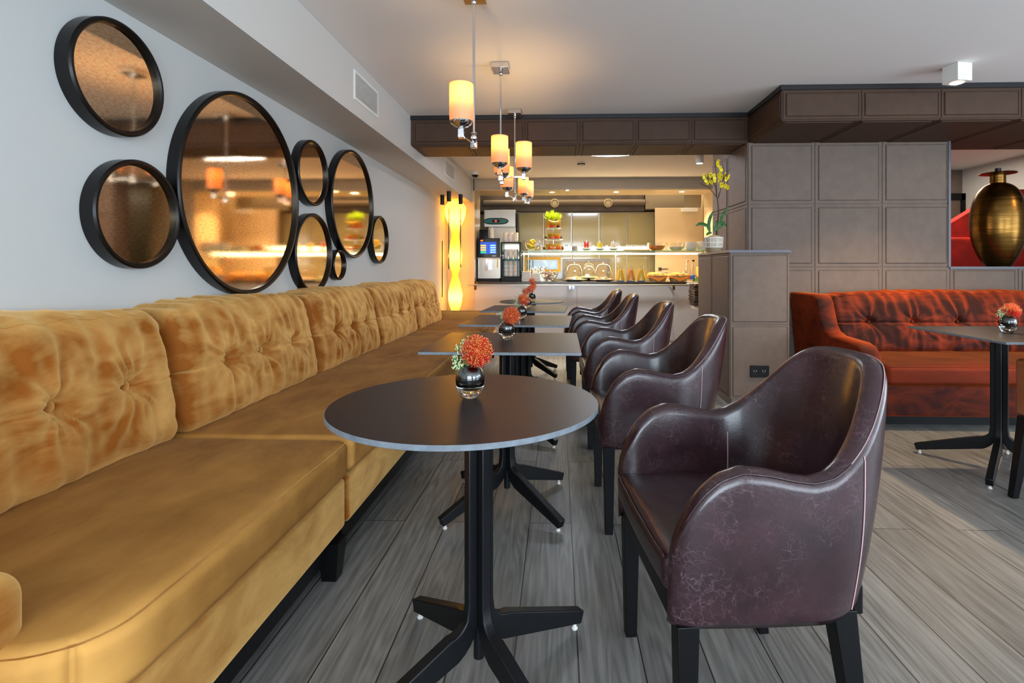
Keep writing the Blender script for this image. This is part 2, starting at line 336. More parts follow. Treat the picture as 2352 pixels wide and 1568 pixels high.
# ------------------------------------------------------------------ room shell
XL = -1.655; CZ = 2.408; BX = -1.295; BZ = 2.05
def sbox(name, label, m, *a, cat='wall', bevel=0):
    return struct(MB().box(*a).build(name, m, bevel=bevel), label, cat)
sbox('floor', 'grey brown oak plank floor', M['floor'], -1.9, 5.6, -2.6, 10.2, -.1, 0, cat='floor')
sbox('ceiling', 'smooth pale ceiling', M['ceil'], -1.9, 5.6, -2.6, 8.4, CZ, CZ+.1, cat='ceiling')
sbox('wall_left', 'pale grey painted wall behind the mustard sofa', M['wall'], XL-.15, XL, -2.6, 7.95, 0, CZ)
sbox('trim_1', 'boxed-in beam running along the left wall', M['soff'], XL, BX, -2.6, 7.79, BZ, CZ-.001, cat='beam')
w = MB().box(5.5, 5.6, -2.6, -2.2, 0, CZ).box(5.5, 5.6, 2.8, 10.2, 0, CZ).box(5.5, 5.6, -2.2, 2.8, 0, .4).box(5.5, 5.6, -2.2, 2.8, 2.25, CZ)
struct(w.build('wall_right', M['wall']), 'wall far right with a window opening')
f = MB()
for y in (-2.2, -.55, 1.1, 2.74): f.box(5.52, 5.58, y, y+.06, .4, 2.25)
f.box(5.52, 5.58, -2.2, 2.8, .4, .46).box(5.52, 5.58, -2.2, 2.8, 2.19, 2.25)
struct(f.build('window_3', M['whiteplastic']), 'window frame in the far right wall', 'window')
# wall behind the camera with two window openings
w = MB()
for a in ((-1.9, -1.2, 0, CZ), (1.4, 2.2, 0, CZ), (5.0, 5.6, 0, CZ), (-1.2, 1.4, 0, .5), (-1.2, 1.4, 2.2, CZ), (2.2, 5.0, 0, .5), (2.2, 5.0, 2.2, CZ)):
    w.box(a[0], a[1], -2.7, -2.6, a[2], a[3])
struct(w.build('wall_back', M['wall']), 'wall behind the camera with window openings')
for i, (a, b) in enumerate(((-1.2, 1.4), (2.2, 5.0))):
    f = MB()
    for x in (a, (a+b)/2-.03, b-.06): f.box(x, x+.06, -2.68, -2.62, .5, 2.2)
    f.box(a, b, -2.68, -2.62, .5, .56); f.box(a, b, -2.68, -2.62, 2.14, 2.2)
    struct(f.build('window_%d' % (i+1), M['whiteplastic']), 'window frame behind the camera', 'window')

def panels(mb, u0, us, v0, vs, put, d1=.005, d2=.010, g=.006, inset=.028):
    """rows and columns of raised stitched panels; put(u,v,depth)"""
    for i in range(len(us)-1):
        for j in range(len(vs)-1):
            a, b, c, e = us[i]+g/2, us[i+1]-g/2, vs[j]+g/2, vs[j+1]-g/2
            def ring(k, dd): return [put(a+k, c+k, dd), put(b-k, c+k, dd), put(b-k, e-k, dd), put(a+k, e-k, dd)]
            rs = [ring(0, -.001), ring(.002, d1), ring(inset-.006, d1), ring(inset-.004, d1-.0035), ring(inset, d1-.0035), ring(inset+.005, d2), ]
            v = [p for r in rs for p in r]; fs = []
            for q in range(len(rs)-1):
                for k in range(4):
                    k2 = (k+1) % 4; fs.append((q*4+k, q*4+k2, q*4+4+k2, q*4+4+k))
            n = (len(rs)-1)*4; fs.append((n, n+1, n+2, n+3)); mb.add(v, fs)
WY = 4.55; WX = 1.63; CW = .5635
xs = [WX+CW*i for i in range(7)]
zs = [0.0, .022, .552, 1.082, 1.620, 2.153]
# panelled wall with opening
w = MB().box(WX, 3.318, WY, WY+.33, 0, 2.153).box(3.318, 5.5, WY, WY+.33, 0, 1.082)
w.box(WX, WX+.12, WY+.33, 5.56, 0, CZ-.001)
fr = lambda u, v, d: (u, WY-d, v)
panels(w, 0, xs[:4], 0, zs[1:], fr); panels(w, 0, xs[3:7], 0, zs[1:4], fr)
lf = lambda u, v, d: (WX-d, WY+1.01-u, v)
panels(w, 0, [0, .505, 1.01], 0, zs[1:], lf)
o = w.build('wall_middle', M['panel'], recalc=True); struct(o, 'taupe wall of square stitched leather panels behind the rust sofa')
o = MB().box(3.318, 5.5, WY-.012, WY+.34, 1.066, 1.086).box(3.305, 3.325, WY-.012, WY+.02, 1.082, 2.153).build('trim_2', mat('grey_trim', (74, 74, 84), .4)); struct(o, 'thin grey trim edging the wall opening with the brass vase', 'trim')
# bulkheads
def bulk(name, label, x0, x1, y0, y1, cols, left=False):
    b = MB().box(x0, x1, y0, y1, 2.153, CZ-.036)
    panels(b, 0, cols, 0, [2.155, CZ-.04], lambda u, v, d: (u, y0-d, v), inset=.02)
    panels(b, 0, cols, 0, [y0+.003, y1-.003], lambda u, v, d: (u, v, 2.153-d), inset=.03)
    if left: panels(b, 0, [0, y1-y0], 0, [2.155, CZ-.04], lambda u, v, d: (x0-d, y1-u, v), inset=.02)
    o = b.build(name, M['panel2'], recalc=True); struct(o, label, 'bulkhead')
    c = MB().box(x0-.012, x1, y0-.014, y1, CZ-.036, CZ-.0005).build('trim_3' if left else 'trim_4', M['crown']); struct(c, 'black strip between ceiling and ' + ('right' if left else 'left') + ' bulkhead', 'trim')
lc = [WX-.48*i for i in range(7)][::-1]; lc[0] = BX+.02
bulk('trim_5', 'brown leather-panelled bulkhead crossing the ceiling before the buffet', BX+.002, WX, WY, 5.02, lc)
bulk('trim_6', 'brown leather-panelled bulkhead stepping forward over the rust sofa', WX+.004, 5.49, 3.874, WY+.33, [WX+.008+CW*i for i in range(8)][:8], True)

# buffet hatch wall
HY = 7.8; HX0, HX1 = -1.253, 2.308
h = MB()
h.box(HX0, 2.9, HY, HY+.55, 2.232, CZ-.001)                    # fascia and soffit
h.box(HX0-.02, HX0+.0, HY, HY+.55, .0, 2.232)                  # left jamb
h.box(HX1, 2.9, HY, HY+.55, 0, 2.232)
h.box(XL, HX0-.02, HY, HY+.1, 0, CZ-.001)
struct(h.build('wall_front', M['cream']), 'cream wall with the long lit buffet hatch')
f = MB()
for a, b in ((HX0, -.35), (-.347, 1.0), (1.003, 1.9), (1.903, HX1+.02)): f.box(a, b, HY-.012, HY-.001, 2.262, CZ-.01)
f.box(HX0, HX1, HY-.03, HY-.001, 2.236, 2.250).box(-.1, HX1, HY-.045, HY-.03, 2.240, 2.256)
struct(f.build('trim_7', mat('fascia', (176, 166, 148), .5)), 'beige fascia and slim rail over the buffet hatch', 'trim')
# counter body and worktop
ct = thing('buffet_counter', 'long buffet counter with glossy pale front and dark stone top under the hatch', 'counter', (.5, HY, 0))
b = MB()
for a, c in ((HX0+.002, .28), (.284, 1.70), (1.704, HX1-.002)): b.box(a-.5, c-.5, .0, .06, .002, .835)
b.build('front_panel', M['front'], ct); 
MB().box(HX0+.002-.5, HX1-.5-.002, .06, .72, .0, .835).build('body', M['cream'], ct)
MB().box(HX0+.002-.5, 1.90-.5, -.03, .72, .836, .868).build('worktop', M['stone'], ct, bevel=.003)
MB().box(1.905-.5, HX1-.502, .0, .72, .836, .862).build('end_top', M['front'], ct)
rl = thing('tray_rail', 'brushed steel tray rail along the front of the buffet counter', 'rail', (0, 7.5, 0))
MB().box(-1.30, 1.87, -.05, .06, .822, .838).build('rail', M['steel'], rl, bevel=.004)
for x in (-1.19, .17, .215, 1.64):
    MB().box(x-.012, x+.012, -.01, .299, .795, .821).box(x-.02, x+.02, -.03, -.005, .76, .822).build('bracket', M['chrome'], rl, bevel=.002)
# kitchen beyond
KY = 9.6
sbox('wall_kitchen', 'kitchen back wall beyond the hatch', M['cream'], -1.9, 5.5, KY, KY+.1, 0, 2.7)
sbox('wall_kitchen_left', 'kitchen side wall on the left', M['wall'], -1.9, -1.5, 7.96, KY, 0, 2.7)
sbox('ceiling_kitchen', 'kitchen ceiling', M['ceil'], -1.9, 5.5, 8.41, KY, 2.62, 2.7, cat='ceiling')
sbox('wall_kitchen_right', 'partition right of the kitchen door', M['cream'], 2.9, 3.0, 7.8, KY, 0, 2.62)
# kitchen fittings
cy = 9.2
cx = [atY(p, 500, cy).x for p in (1186, 1249.5, 1313, 1376.5, 1440.5, 1504.5)]
for i in range(5):
    t = thing('tall_cabinet', ('leftmost', 'second from the left', 'middle', 'second from the right', 'rightmost')[i]+' of the five glossy beige tall kitchen cabinets', 'cabinet', ((cx[i]+cx[i+1])/2, cy, 0), 0, 'tall kitchen cabinets')
    hw = (cx[i+1]-cx[i])/2
    MB().box(-hw+.001, hw-.001, .025, .39, 0, 2.055).build('body', M['cream'], t)
    MB().box(-hw+.012, hw-.012, 0, .022, .08, 2.04).build('door', M['greenglass'], t, bevel=.003)
    MB().box(hw-.011, hw-.002, -.006, .024, .08, 2.045).build('edge_profile', M['steel'], t)
t = thing('ventilation_duct', 'grey ventilation duct with two round outlets above the kitchen cabinets', 'duct', (0, 9.0, 2.06))
x0, x1 = atY(1110, 470, 9.0).x, atY(1481, 470, 9.0).x
MB().box(x0-.3, x1, .06, .55, 0, .54).build('casing', M['duct'], t)
m = MB().tube([(x0, .05, .14), (atY(1482, 470, 9.0).x, .05, .14)], .055, 20)
for i in range(16): xx = x0+.5+i*.155; m.tube([(xx, .05, .14), (xx+.006, .05, .14)], .0565, 20)
m.build('pipe', mat('dull_pipe', (92, 80, 68), .6, spec=.2), t, smooth='auto')
for px in (1274, 1397):
    x = atY(px, 467, 8.98).x
    MB().lathe([(0, .012), (.042, .012), (.046, .004), (.055, .004), (.060, .016), (.066, .016), (.074, .006), (.078, -.02)], 32, (x, 0, .128), Matrix.Rotation(PI/2, 4, 'X')).build('outlet', M['boxc'], t, smooth='auto')
bx0, bx1 = atY(1483, 460, 9.0).x, atY(1571, 460, 9.0).x
o = MB().box(bx0, bx1, 9.0, 9.5, 2.085, 2.6).build('duct_boxing', mat('boxing', (112, 100, 80), .6)); tag(o, 'beige boxed-in ceiling section right of the round duct outlets', 'boxing')
# door leaf
dx0, dx1 = atY(1505, 500, 8.9).x, atY(1612, 500, 8.9).x
t = thing('door_1', 'cream kitchen door with dark lever handle and closer', 'door', (dx0, 8.9, 0)); t['kind'] = 'structure'
MB().box(0, dx1-dx0, 0, .04, .01, 2.09).build('leaf', M['cream'], t, bevel=.003)
a = atY(1566, 485, 8.86).x-dx0; MB().box(a, a+.27, -.04, 0, 2.02, 2.085).build('door_closer', M['whiteplastic'], t, bevel=.003)
a = atY(1513, 618, 8.86).x-dx0; MB().box(a, a+.055, -.012, 0, 1.03, 1.085).box(a+.02, a+.155, -.05, -.035, 1.047, 1.066).box(a+.02, a+.035, -.05, -.012, 1.047, 1.066).build('handle', M['dsteel'], t)
struct(MB().box(dx1, dx1+.02, 8.89, 8.95, 0, 2.15).box(dx1+.02, 2.9, 8.95, 9.0, 0, 2.62).box(dx1+.3, dx1+.33, 8.9, 8.95, 0, 2.6).build('door_frame_1', M['cream']), 'cream surround right of the kitchen door', 'door')
# appliance with teal oval panel on the kitchen wall
x0, x1 = atY(1112, 500, 8.7).x, atY(1184, 500, 8.7).x
t = thing('steel_appliance', 'steel kitchen appliance with dark oval teal control panel and red light', 'appliance', (x0, 8.7, 1.5))
z0 = atY(1120, 521, 8.7).z-1.5; z1 = atY(1120, 482, 8.7).z-1.5
MB().box(0, x1-x0, 0, .45, z0, z1).build('body', M['steel'], t, bevel=.004)
zc = atY(1120, 508, 8.7).z-1.5; hx = (x1-x0)*.4
def oval(cx, hw, hh, y0, y1, m, nm, mtl):
    pl = [(cx+hw*(1 if math.cos(a) > 0 else -1)*abs(math.cos(a))**.6, hh*math.sin(a)) for a in [2*PI*i/32 for i in range(32)]]
    return MB().prism(pl, lambda p, y: Vector((p[0], y, zc+p[1])), y0, y1).build(nm, mtl, m)
oval(hx*.95, hx, .055, -.012, 0, t, 'panel_rim', M['black']); oval(hx*.93, hx*.95, .04, -.018, -.012, t, 'control_panel', M['teal'])
MB().box(hx*.95-.06, hx*.95+.06, -.022, -.018, zc-.02, zc+.02).build('display', M['black'], t)
MB().box(hx*.95-.014, hx*.95+.014, -.026, -.022, zc-.012, zc+.012).build('indicator_light', M['redled'], t)
MB().box(.07, x1-x0, .05, .4, -1.5, z0-.001).build('lower_cabinet', M['whiteplastic'], t)
MB().box(x1-x0+.005, x1-x0+.03, .05, .4, -1.5, z1-.05).build('shaded_gap', M['black'], t)  # black strip standing in for the shaded gap beside the body
# white board and ochre framed picture seen below the glass shelf
def framed(name, label, cat, px0, px1, py0, py1, y, fw, mf, mi, nm='frame'):
    a = atY(px0, py1, y); b = atY(px1, py0, y); t = thing(name, label, cat, (a.x, y, a.z)); w, hh = b.x-a.x, b.z-a.z
    MB().box(0, w, 0, .03, 0, fw).box(0, w, 0, .03, hh-fw, hh).box(0, fw, 0, .03, fw, hh-fw).box(w-fw, w, 0, .03, fw, hh-fw).build(nm, mf, t)
    MB().box(fw, w-fw, .005, .025, fw, hh-fw).build('pane', mi, t); return t
framed('framed_glass', 'ochre framed cloudy blue-green picture with painted reflection, leaning behind the saucers under the shelf', 'pane', 1203, 1288, 590, 625, 8.95, .05, M['ochre'], M['print'])
framed('serving_oven', 'pale steel framed glass cupboard behind the clear domes', 'cupboard', 1292, 1400, 594, 650, 9.1, .05, M['dsteel'], M['boxc'])
# downlights
for i, (px, py) in enumerate(((1268, 441), (1303, 437), (1415, 440.5), (1566, 440))):
    p = atZ(px, py, 2.232)
    t = thing('recessed_downlight', 'recessed downlight in the hatch soffit, %s' % ('the leftmost', 'a small one right of the leftmost', 'the one near the middle', 'the rightmost')[i], 'downlight', (p.x, min(p.y, 8.3), 2.231), 0, 'hatch downlights')
    r = .045 if i != 1 else .025
    MB().lathe([(r*.8, 0), (r, -.004), (r*1.15, -.004), (r*1.15, 0)], 20).build('ring', M['white'], t)
    MB().lathe([(0, -.002), (r*.8, -.002)], 20).build('lens', M['lens'], t)

# ------------------------------------------------------------------ wall mirrors
def mirror(yc, zc, r, label, fw):
    t = thing('round_wall_mirror', label, 'mirror', (XL, yc, zc), 0, 'round mirrors on the left wall')
    R = Matrix.Rotation(PI/2, 4, 'Y'); seg = 96
    D = .055
    MB().lathe([(r-fw, .004), (r-fw, D-.006), (r-fw+.006, D), (r-.006, D), (r, D-.006), (r, .001), (r-fw, .001)][::1], seg, (0,0,0), R).build('frame', M['frame'], t, smooth='auto')
    MB().lathe([(0, .036), (r-fw+.001, .036)], seg, (0,0,0), R).build('mirror_glass', M['mirror'], t)
for a in ((1.868, 1.770, .208, 'tinted mirror in thick black frame, highest on the wall and nearest the ceiling beam', .021),
          (1.959, 1.280, .208, 'dark tinted mirror with thick black frame, lower left below the highest mirror', .021),
          (2.666, 1.452, .515, 'the largest round amber mirror, tall in the middle of the wall', .024),
          (3.386, 1.697, .214, 'small round mirror just right of the largest one, upper of the pair', .021),
          (4.07, 1.575, .422, 'second largest round mirror, reflecting the fruit stand', .024),
          (3.40, 1.172, .262, 'medium round mirror low beside the largest one, just above the sofa', .021),
          (3.796, 1.097, .112, 'the tiniest round mirror, low between two bigger ones', .016),
          (4.68, 1.330, .216, 'small round mirror farthest along the wall toward the yellow lamp', .019)):
    mirror(a[0], a[1], a[2], a[3], a[4])

# air vents on the beam side
def vent(y0, y1, z0, z1, label, n):
    t = thing('air_vent', label, 'vent', (BX, (y0+y1)/2, (z0+z1)/2)); hy, hz = (y1-y0)/2, (z1-z0)/2; b = .018
    MB().box(0, .006, -hy, hy, -hz, -hz+b).box(0, .006, -hy, hy, hz-b, hz).box(0, .006, -hy, -hy+b, -hz+b, hz-b).box(0, .006, hy-b, hy, -hz+b, hz-b).build('frame', M['whiteplastic'], t)
    MB().box(.0002, .001, -hy+b, hy-b, -hz+b, hz-b).build('backing', M['black'], t)
    m = MB(); st = (2*hz-2*b)/n
    for i in range(n): m.box(.001, .006, -hy+b, hy-b, -hz+b+st*(i+.1), -hz+b+st*(i+.6))
    m.build('slats', M['whiteplastic'], t)
p0 = [atY(815.5, y, 1) for y in (152, 226)]
vent(3.27, 3.71, 2.145, 2.335, 'white slatted air vent on the beam, the larger and nearer one', 14)
vent(5.93, 6.48, 2.135, 2.335, 'small white slatted air vent on the beam beyond the brown bulkhead', 12)

# ------------------------------------------------------------------ sofas
def sn(x, y, z): return noise.noise(Vector((x, y, z)))
def tuft(x0, y0, y1, z0, z1, lean, nb, thick=.26, zb=.5, seed=0, buttons=None, NY=None, topround=.05):
    """deep-buttoned back cushion; front faces +x at x0 (bottom), leaning back by lean at the top"""
    yc, hy = (y0+y1)/2, (y1-y0)/2; zc, hz = (z0+z1)/2, (z1-z0)/2; zbut = z0+(z1-z0)*zb
    bts = buttons or [y0+(y1-y0)*(i+1)/(nb+1) for i in range(nb)]
    def fn(w, n):
        u = (w.y-yc)/hy; v = (w.z-zc)/hz; x, y, z = w
        front = max(0, n.x); edge = max(0, 1-front)
        puff = .045*(1-abs(u)**4)*(1-abs(v)**3.2)
        d = 0
        for bi, b in enumerate(bts):
            dy, dz = y-b, z-zbut; r = math.hypot(dy, dz)
            d -= .05*math.exp(-(r/.035)**2)+.012*math.exp(-(r/.11)**2)
            if r > 1e-4:
                th = math.atan2(dz, dy)
                up = .5+.5*math.sin(th)**2
                w8 = math.exp(-r/.16)*min(1, r/.03)
                ph = 3.1*sn(th*1.3+bi*7+seed, r*5, seed)
                d += .0105*w8*up*math.sin(th*9+ph*2.2+bi)+.0075*math.exp(-r/.3)*min(1, r/.08)*up*sn(th*4.2+bi*3.3, r*2.0, seed+5)
        # seam joining buttons
        d -= .011*math.exp(-((z-zbut)/.008)**2)
        # puckers along the end seams and long soft folds
        ez = max(0, abs(u)-.82)/.18
        d += .006*ez*sn(z*38, u*6, seed)
        d += .016*sn(y*9+seed, z*2.2, 3.3)*(1-.5*abs(u))+.006*sn(y*26, z*5, seed+2)
        # vertical folds above the seam
        if v > -.1: d += .006*math.sin(y*58+5*sn(y*3, z*3, seed))*min(1, (v+.1)*1.6)
        nx = x+front*(puff+d)
        nz = z
        if n.z > .3: nz += n.z*(.018*(1-u*u)+.012*sn(y*5+seed, x*8, 1)+.006*math.sin(y*60+3*sn(y*4, 0, seed)))
        ny = y+n.y*.012*sn(z*12, x*9, seed)
        return Vector((nx-lean*(z-z0)/(z1-z0), ny, nz-.012*(abs(u)**3)*(1 if v > 0 else 0)))
    ny = NY or int((y1-y0)/.0085)
    mb = MB().softbox(x0-thick, x0, y0, y1, z0, z1, topround, (4, ny, int((z1-z0)/.0095)), fn)
    pts = []
    for b in bts:
        w = fn(Vector((x0, b, zbut)), Vector((1, 0, 0))); pts.append(w)
    # stitched top seam line
    top = [fn(Vector((x0-topround*.32, y0+topround+(y1-y0-2*topround)*i/60, z1-topround*.3)), Vector((.7, 0, .71)))+Vector((.001, 0, .001)) for i in range(61)]
    return mb, pts, top
def seat(x0, x1, y0, y1, z0, z1, seed=0, r=.032, corner=0):
    yc, hy = (y0+y1)/2, (y1-y0)/2; xc, hx = (x0+x1)/2, (x1-x0)/2
    def fn(w, n):
        u = (w.y-yc)/hy; v = (w.x-xc)/hx
        k = .016*(1-u**4)*(1-v**4)+.004*sn(w.x*6, w.y*6, seed)
        z = w.z+(k*n.z if n.z > 0 else 0)
        x = w.x+max(0, n.x)*(.010*(1-u**6)+.003*sn(w.y*18, w.z*8, seed))
        y = w.y
        if corner:
            dx, dy = x-(x1-corner), (y0+corner)-y
            if dx > 0 and dy > 0:
                q = max(dx, dy)/math.hypot(dx, dy); x = x1-corner+dx*q; y = y0+corner-dy*q
        return Vector((x, y, z))
    return MB().softbox(x0, x1, y0, y1, z0, z1, r, (30, int((y1-y0)/.03), 4), fn), fn
def leg4(x, y, z1, s=.07, e=.045, dx=0, dy=0, z0=.0):
    return MB().add([Vector((x+dx+a*e/2, y+dy+b*e/2, z0)) for a, b in ((-1,-1),(1,-1),(1,1),(-1,1))]+[Vector((x+a*s/2, y+b*s/2, z1)) for a, b in ((-1,-1),(1,-1),(1,1),(-1,1))],
                    [(3,2,1,0), (4,5,6,7), (0,1,5,4), (1,2,6,5), (2,3,7,6), (3,0,4,7)])
def sofa(name, label, loc, rz, Y0, Y1, D, zb, zs, ztop, cushions, mv, ms, xb, lean, near=None, far=None, group=None, seats=None, legs=(), seed=0, corner=0):
    """local frame: wall at x=0, front toward +x, length along y"""
    t = thing(name, label, 'sofa', loc, rz, group)
    r = .02
    a0 = Y0+(near or 0); a1 = Y1-(far or 0)
    bf = None
    if corner:
        def bf(w, n):
            dx, dy = w.x-(D-.012-corner), (Y0+.08+corner)-max(w.y, Y0+.08)
            if dx > 0 and dy > 0:
                q = max(dx, dy)/math.hypot(dx, dy); return Vector((D-.012-corner+dx*q, Y0+.08+corner-dy*q, w.z))
            return w
    MB().softbox(.02, D-.012, Y0+(.08 if corner else .003), Y1-.003, zb, zs-.135, .018, (30 if corner else 6, 40, 4), bf).build('base', mv, t, smooth=True)
    MB().softbox(.012, .10, a0, a1, zs-.14, ztop-.10, .02, (2, 20, 6)).build('back_frame', mv, t, smooth=True)
    MB().box(.08, D-(.14 if zb < .1 else .05), Y0+.03, Y1-.03, max(0, zb-.085), zb+.003).build('plinth_rail', M['blackwood'], t)
    for s0, s1 in (seats or [(Y0, Y1)]):
        m, fn = seat(.08, D, s0+.003, s1-.003, zs-.132, zs, seed, corner=corner); sc = m.build('seat_cushion', ms, t, smooth=True)
        n = 40; pts = [fn(Vector((D-.010, s1-.01-(s1-s0-.023)*i/n, zs-.0095)), Vector((.7, 0, .7)))+Vector((.001, 0, .001)) for i in range(n+1)]
        if corner: pts += [fn(Vector((D-.010-.6*i/20, s0+.013, zs-.0095)), Vector((0, -.7, .7)))+Vector((0, 0, .001)) for i in range(1, 21)]
        MB().tube(pts, .0016, 6).build('piping', mv, sc, smooth=True)
    for i, c in enumerate(cushions):
        m, pts, top = tuft(xb, c[0], c[1], zs-.005, ztop, lean, c[2], zb=c[3] if len(c) > 3 else .5, seed=seed+i*11.3, buttons=c[4] if len(c) > 4 else None)
        bc = m.build('back_cushion', mv, t, smooth=True)
        MB().tube(top, .002, 5).build('piping', mv, bc, smooth=True)
        for p in pts:
            MB().blob(p+Vector((.020, 0, 0)), .0165, 14, 8, (.5, 1, 1)).build('button', mv, bc, smooth=True)
    for x, y in legs: leg4(x, y, zb-.02, .075, .05).build('leg', M['blackwood'], t)
    return t
D = .91
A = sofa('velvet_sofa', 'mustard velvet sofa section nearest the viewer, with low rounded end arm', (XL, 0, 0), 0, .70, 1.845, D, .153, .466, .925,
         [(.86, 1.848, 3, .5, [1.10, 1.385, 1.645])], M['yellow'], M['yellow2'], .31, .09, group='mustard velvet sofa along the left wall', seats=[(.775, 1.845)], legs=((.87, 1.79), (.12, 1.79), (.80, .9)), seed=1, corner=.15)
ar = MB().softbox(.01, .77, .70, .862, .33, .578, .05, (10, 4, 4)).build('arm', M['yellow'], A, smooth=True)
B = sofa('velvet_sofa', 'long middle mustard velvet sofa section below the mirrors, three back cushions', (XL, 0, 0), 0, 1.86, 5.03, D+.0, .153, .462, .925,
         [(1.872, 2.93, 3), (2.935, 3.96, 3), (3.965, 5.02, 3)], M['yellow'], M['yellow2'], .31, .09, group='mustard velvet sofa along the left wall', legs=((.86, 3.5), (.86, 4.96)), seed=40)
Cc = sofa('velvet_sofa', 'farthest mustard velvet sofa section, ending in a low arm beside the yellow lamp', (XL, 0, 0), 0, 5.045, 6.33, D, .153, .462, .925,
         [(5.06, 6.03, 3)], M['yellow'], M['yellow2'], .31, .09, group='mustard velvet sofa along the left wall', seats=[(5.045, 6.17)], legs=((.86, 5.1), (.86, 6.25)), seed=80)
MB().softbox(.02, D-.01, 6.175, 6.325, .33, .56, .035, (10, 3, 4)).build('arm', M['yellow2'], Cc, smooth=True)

# rust sofa: local +x -> world -y
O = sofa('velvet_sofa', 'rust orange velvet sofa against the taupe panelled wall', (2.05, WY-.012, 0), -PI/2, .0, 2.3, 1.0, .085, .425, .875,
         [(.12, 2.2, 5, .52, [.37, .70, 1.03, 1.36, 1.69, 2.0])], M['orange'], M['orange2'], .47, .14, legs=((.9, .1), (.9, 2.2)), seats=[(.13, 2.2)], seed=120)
def wing(y0, y1, lean):
    prof = [(.03, .09), (1.0, .09), (1.0, .50), (.97, .545), (.90, .565), (.62, .575), (.54, .60), (.50, .66), (.485, .76), (.475, .83), (.45, .86), (.40, .87), (.03, .87)]
    m = MB(); n = len(prof); yy = [y0, y0+.012, (y0+y1)/2, y1-.012, y1]; ins = [.014, 0, 0, 0, .014]; vs = []; fs = []
    for y, k in zip(yy, ins):
        for x, z in prof: vs.append(Vector((x-(k if x > .1 else 0), y-lean*max(0, z-.3), z-(k if z > .2 else -k*.3))))
    for q in range(4):
        for i in range(n): j = (i+1) % n; fs.append((q*n+i, q*n+j, (q+1)*n+j, (q+1)*n+i))
    fs += [tuple(range(n))[::-1], tuple(4*n+i for i in range(n))]
    return m.add(vs, fs)
wing(-.01, .12, .12).build('wing_arm', M['orange'], O, smooth='auto', angle=60)
wing(2.2, 2.33, -.12).build('wing_arm', M['orange'], O, smooth='auto', angle=60)

# ------------------------------------------------------------------ leather tub chair
PROF = [(.250, .47), (.246, .50), (.236, .54), (.223, .568), (.205, .600), (.185, .627), (.151, .656), (.106, .672), (.052, .666), (.0, .654), (-.04, .648), (-.085, .656), (-.127, .678), (-.165, .708), (-.2, .742), (-.235, .782), (-.262, .815), (-.285, .840), (-.305, .856), (-.33, .865), (-.40, .866)]
def ztop(x):
    for (a, za), (b, zb_) in zip(PROF, PROF[1:]):
        if b <= x <= a: k = (a-x)/(a-b); k = k; return za+(zb_-za)*k
    return PROF[0][1] if x > PROF[0][0] else PROF[-1][1]
def chair_path(t, z):
    """outer surface point for t in [-1,1], height z"""
    q = (z-.35)/.5; w = .268+.016*min(q, .7); xc = -.05; Aq = .185+.095*q
    s = abs(t); sg = 1 if t > 0 else -1
    if s > .5:
        k = (s-.5)/.5; x = xc+(.25-xc)*k; y = w-.012*k*k
        return Vector((x, sg*y, z))
    a = s/.5*PI/2
    return Vector((xc-Aq*math.cos(a)**.95, sg*w*math.sin(a)**.92, z))
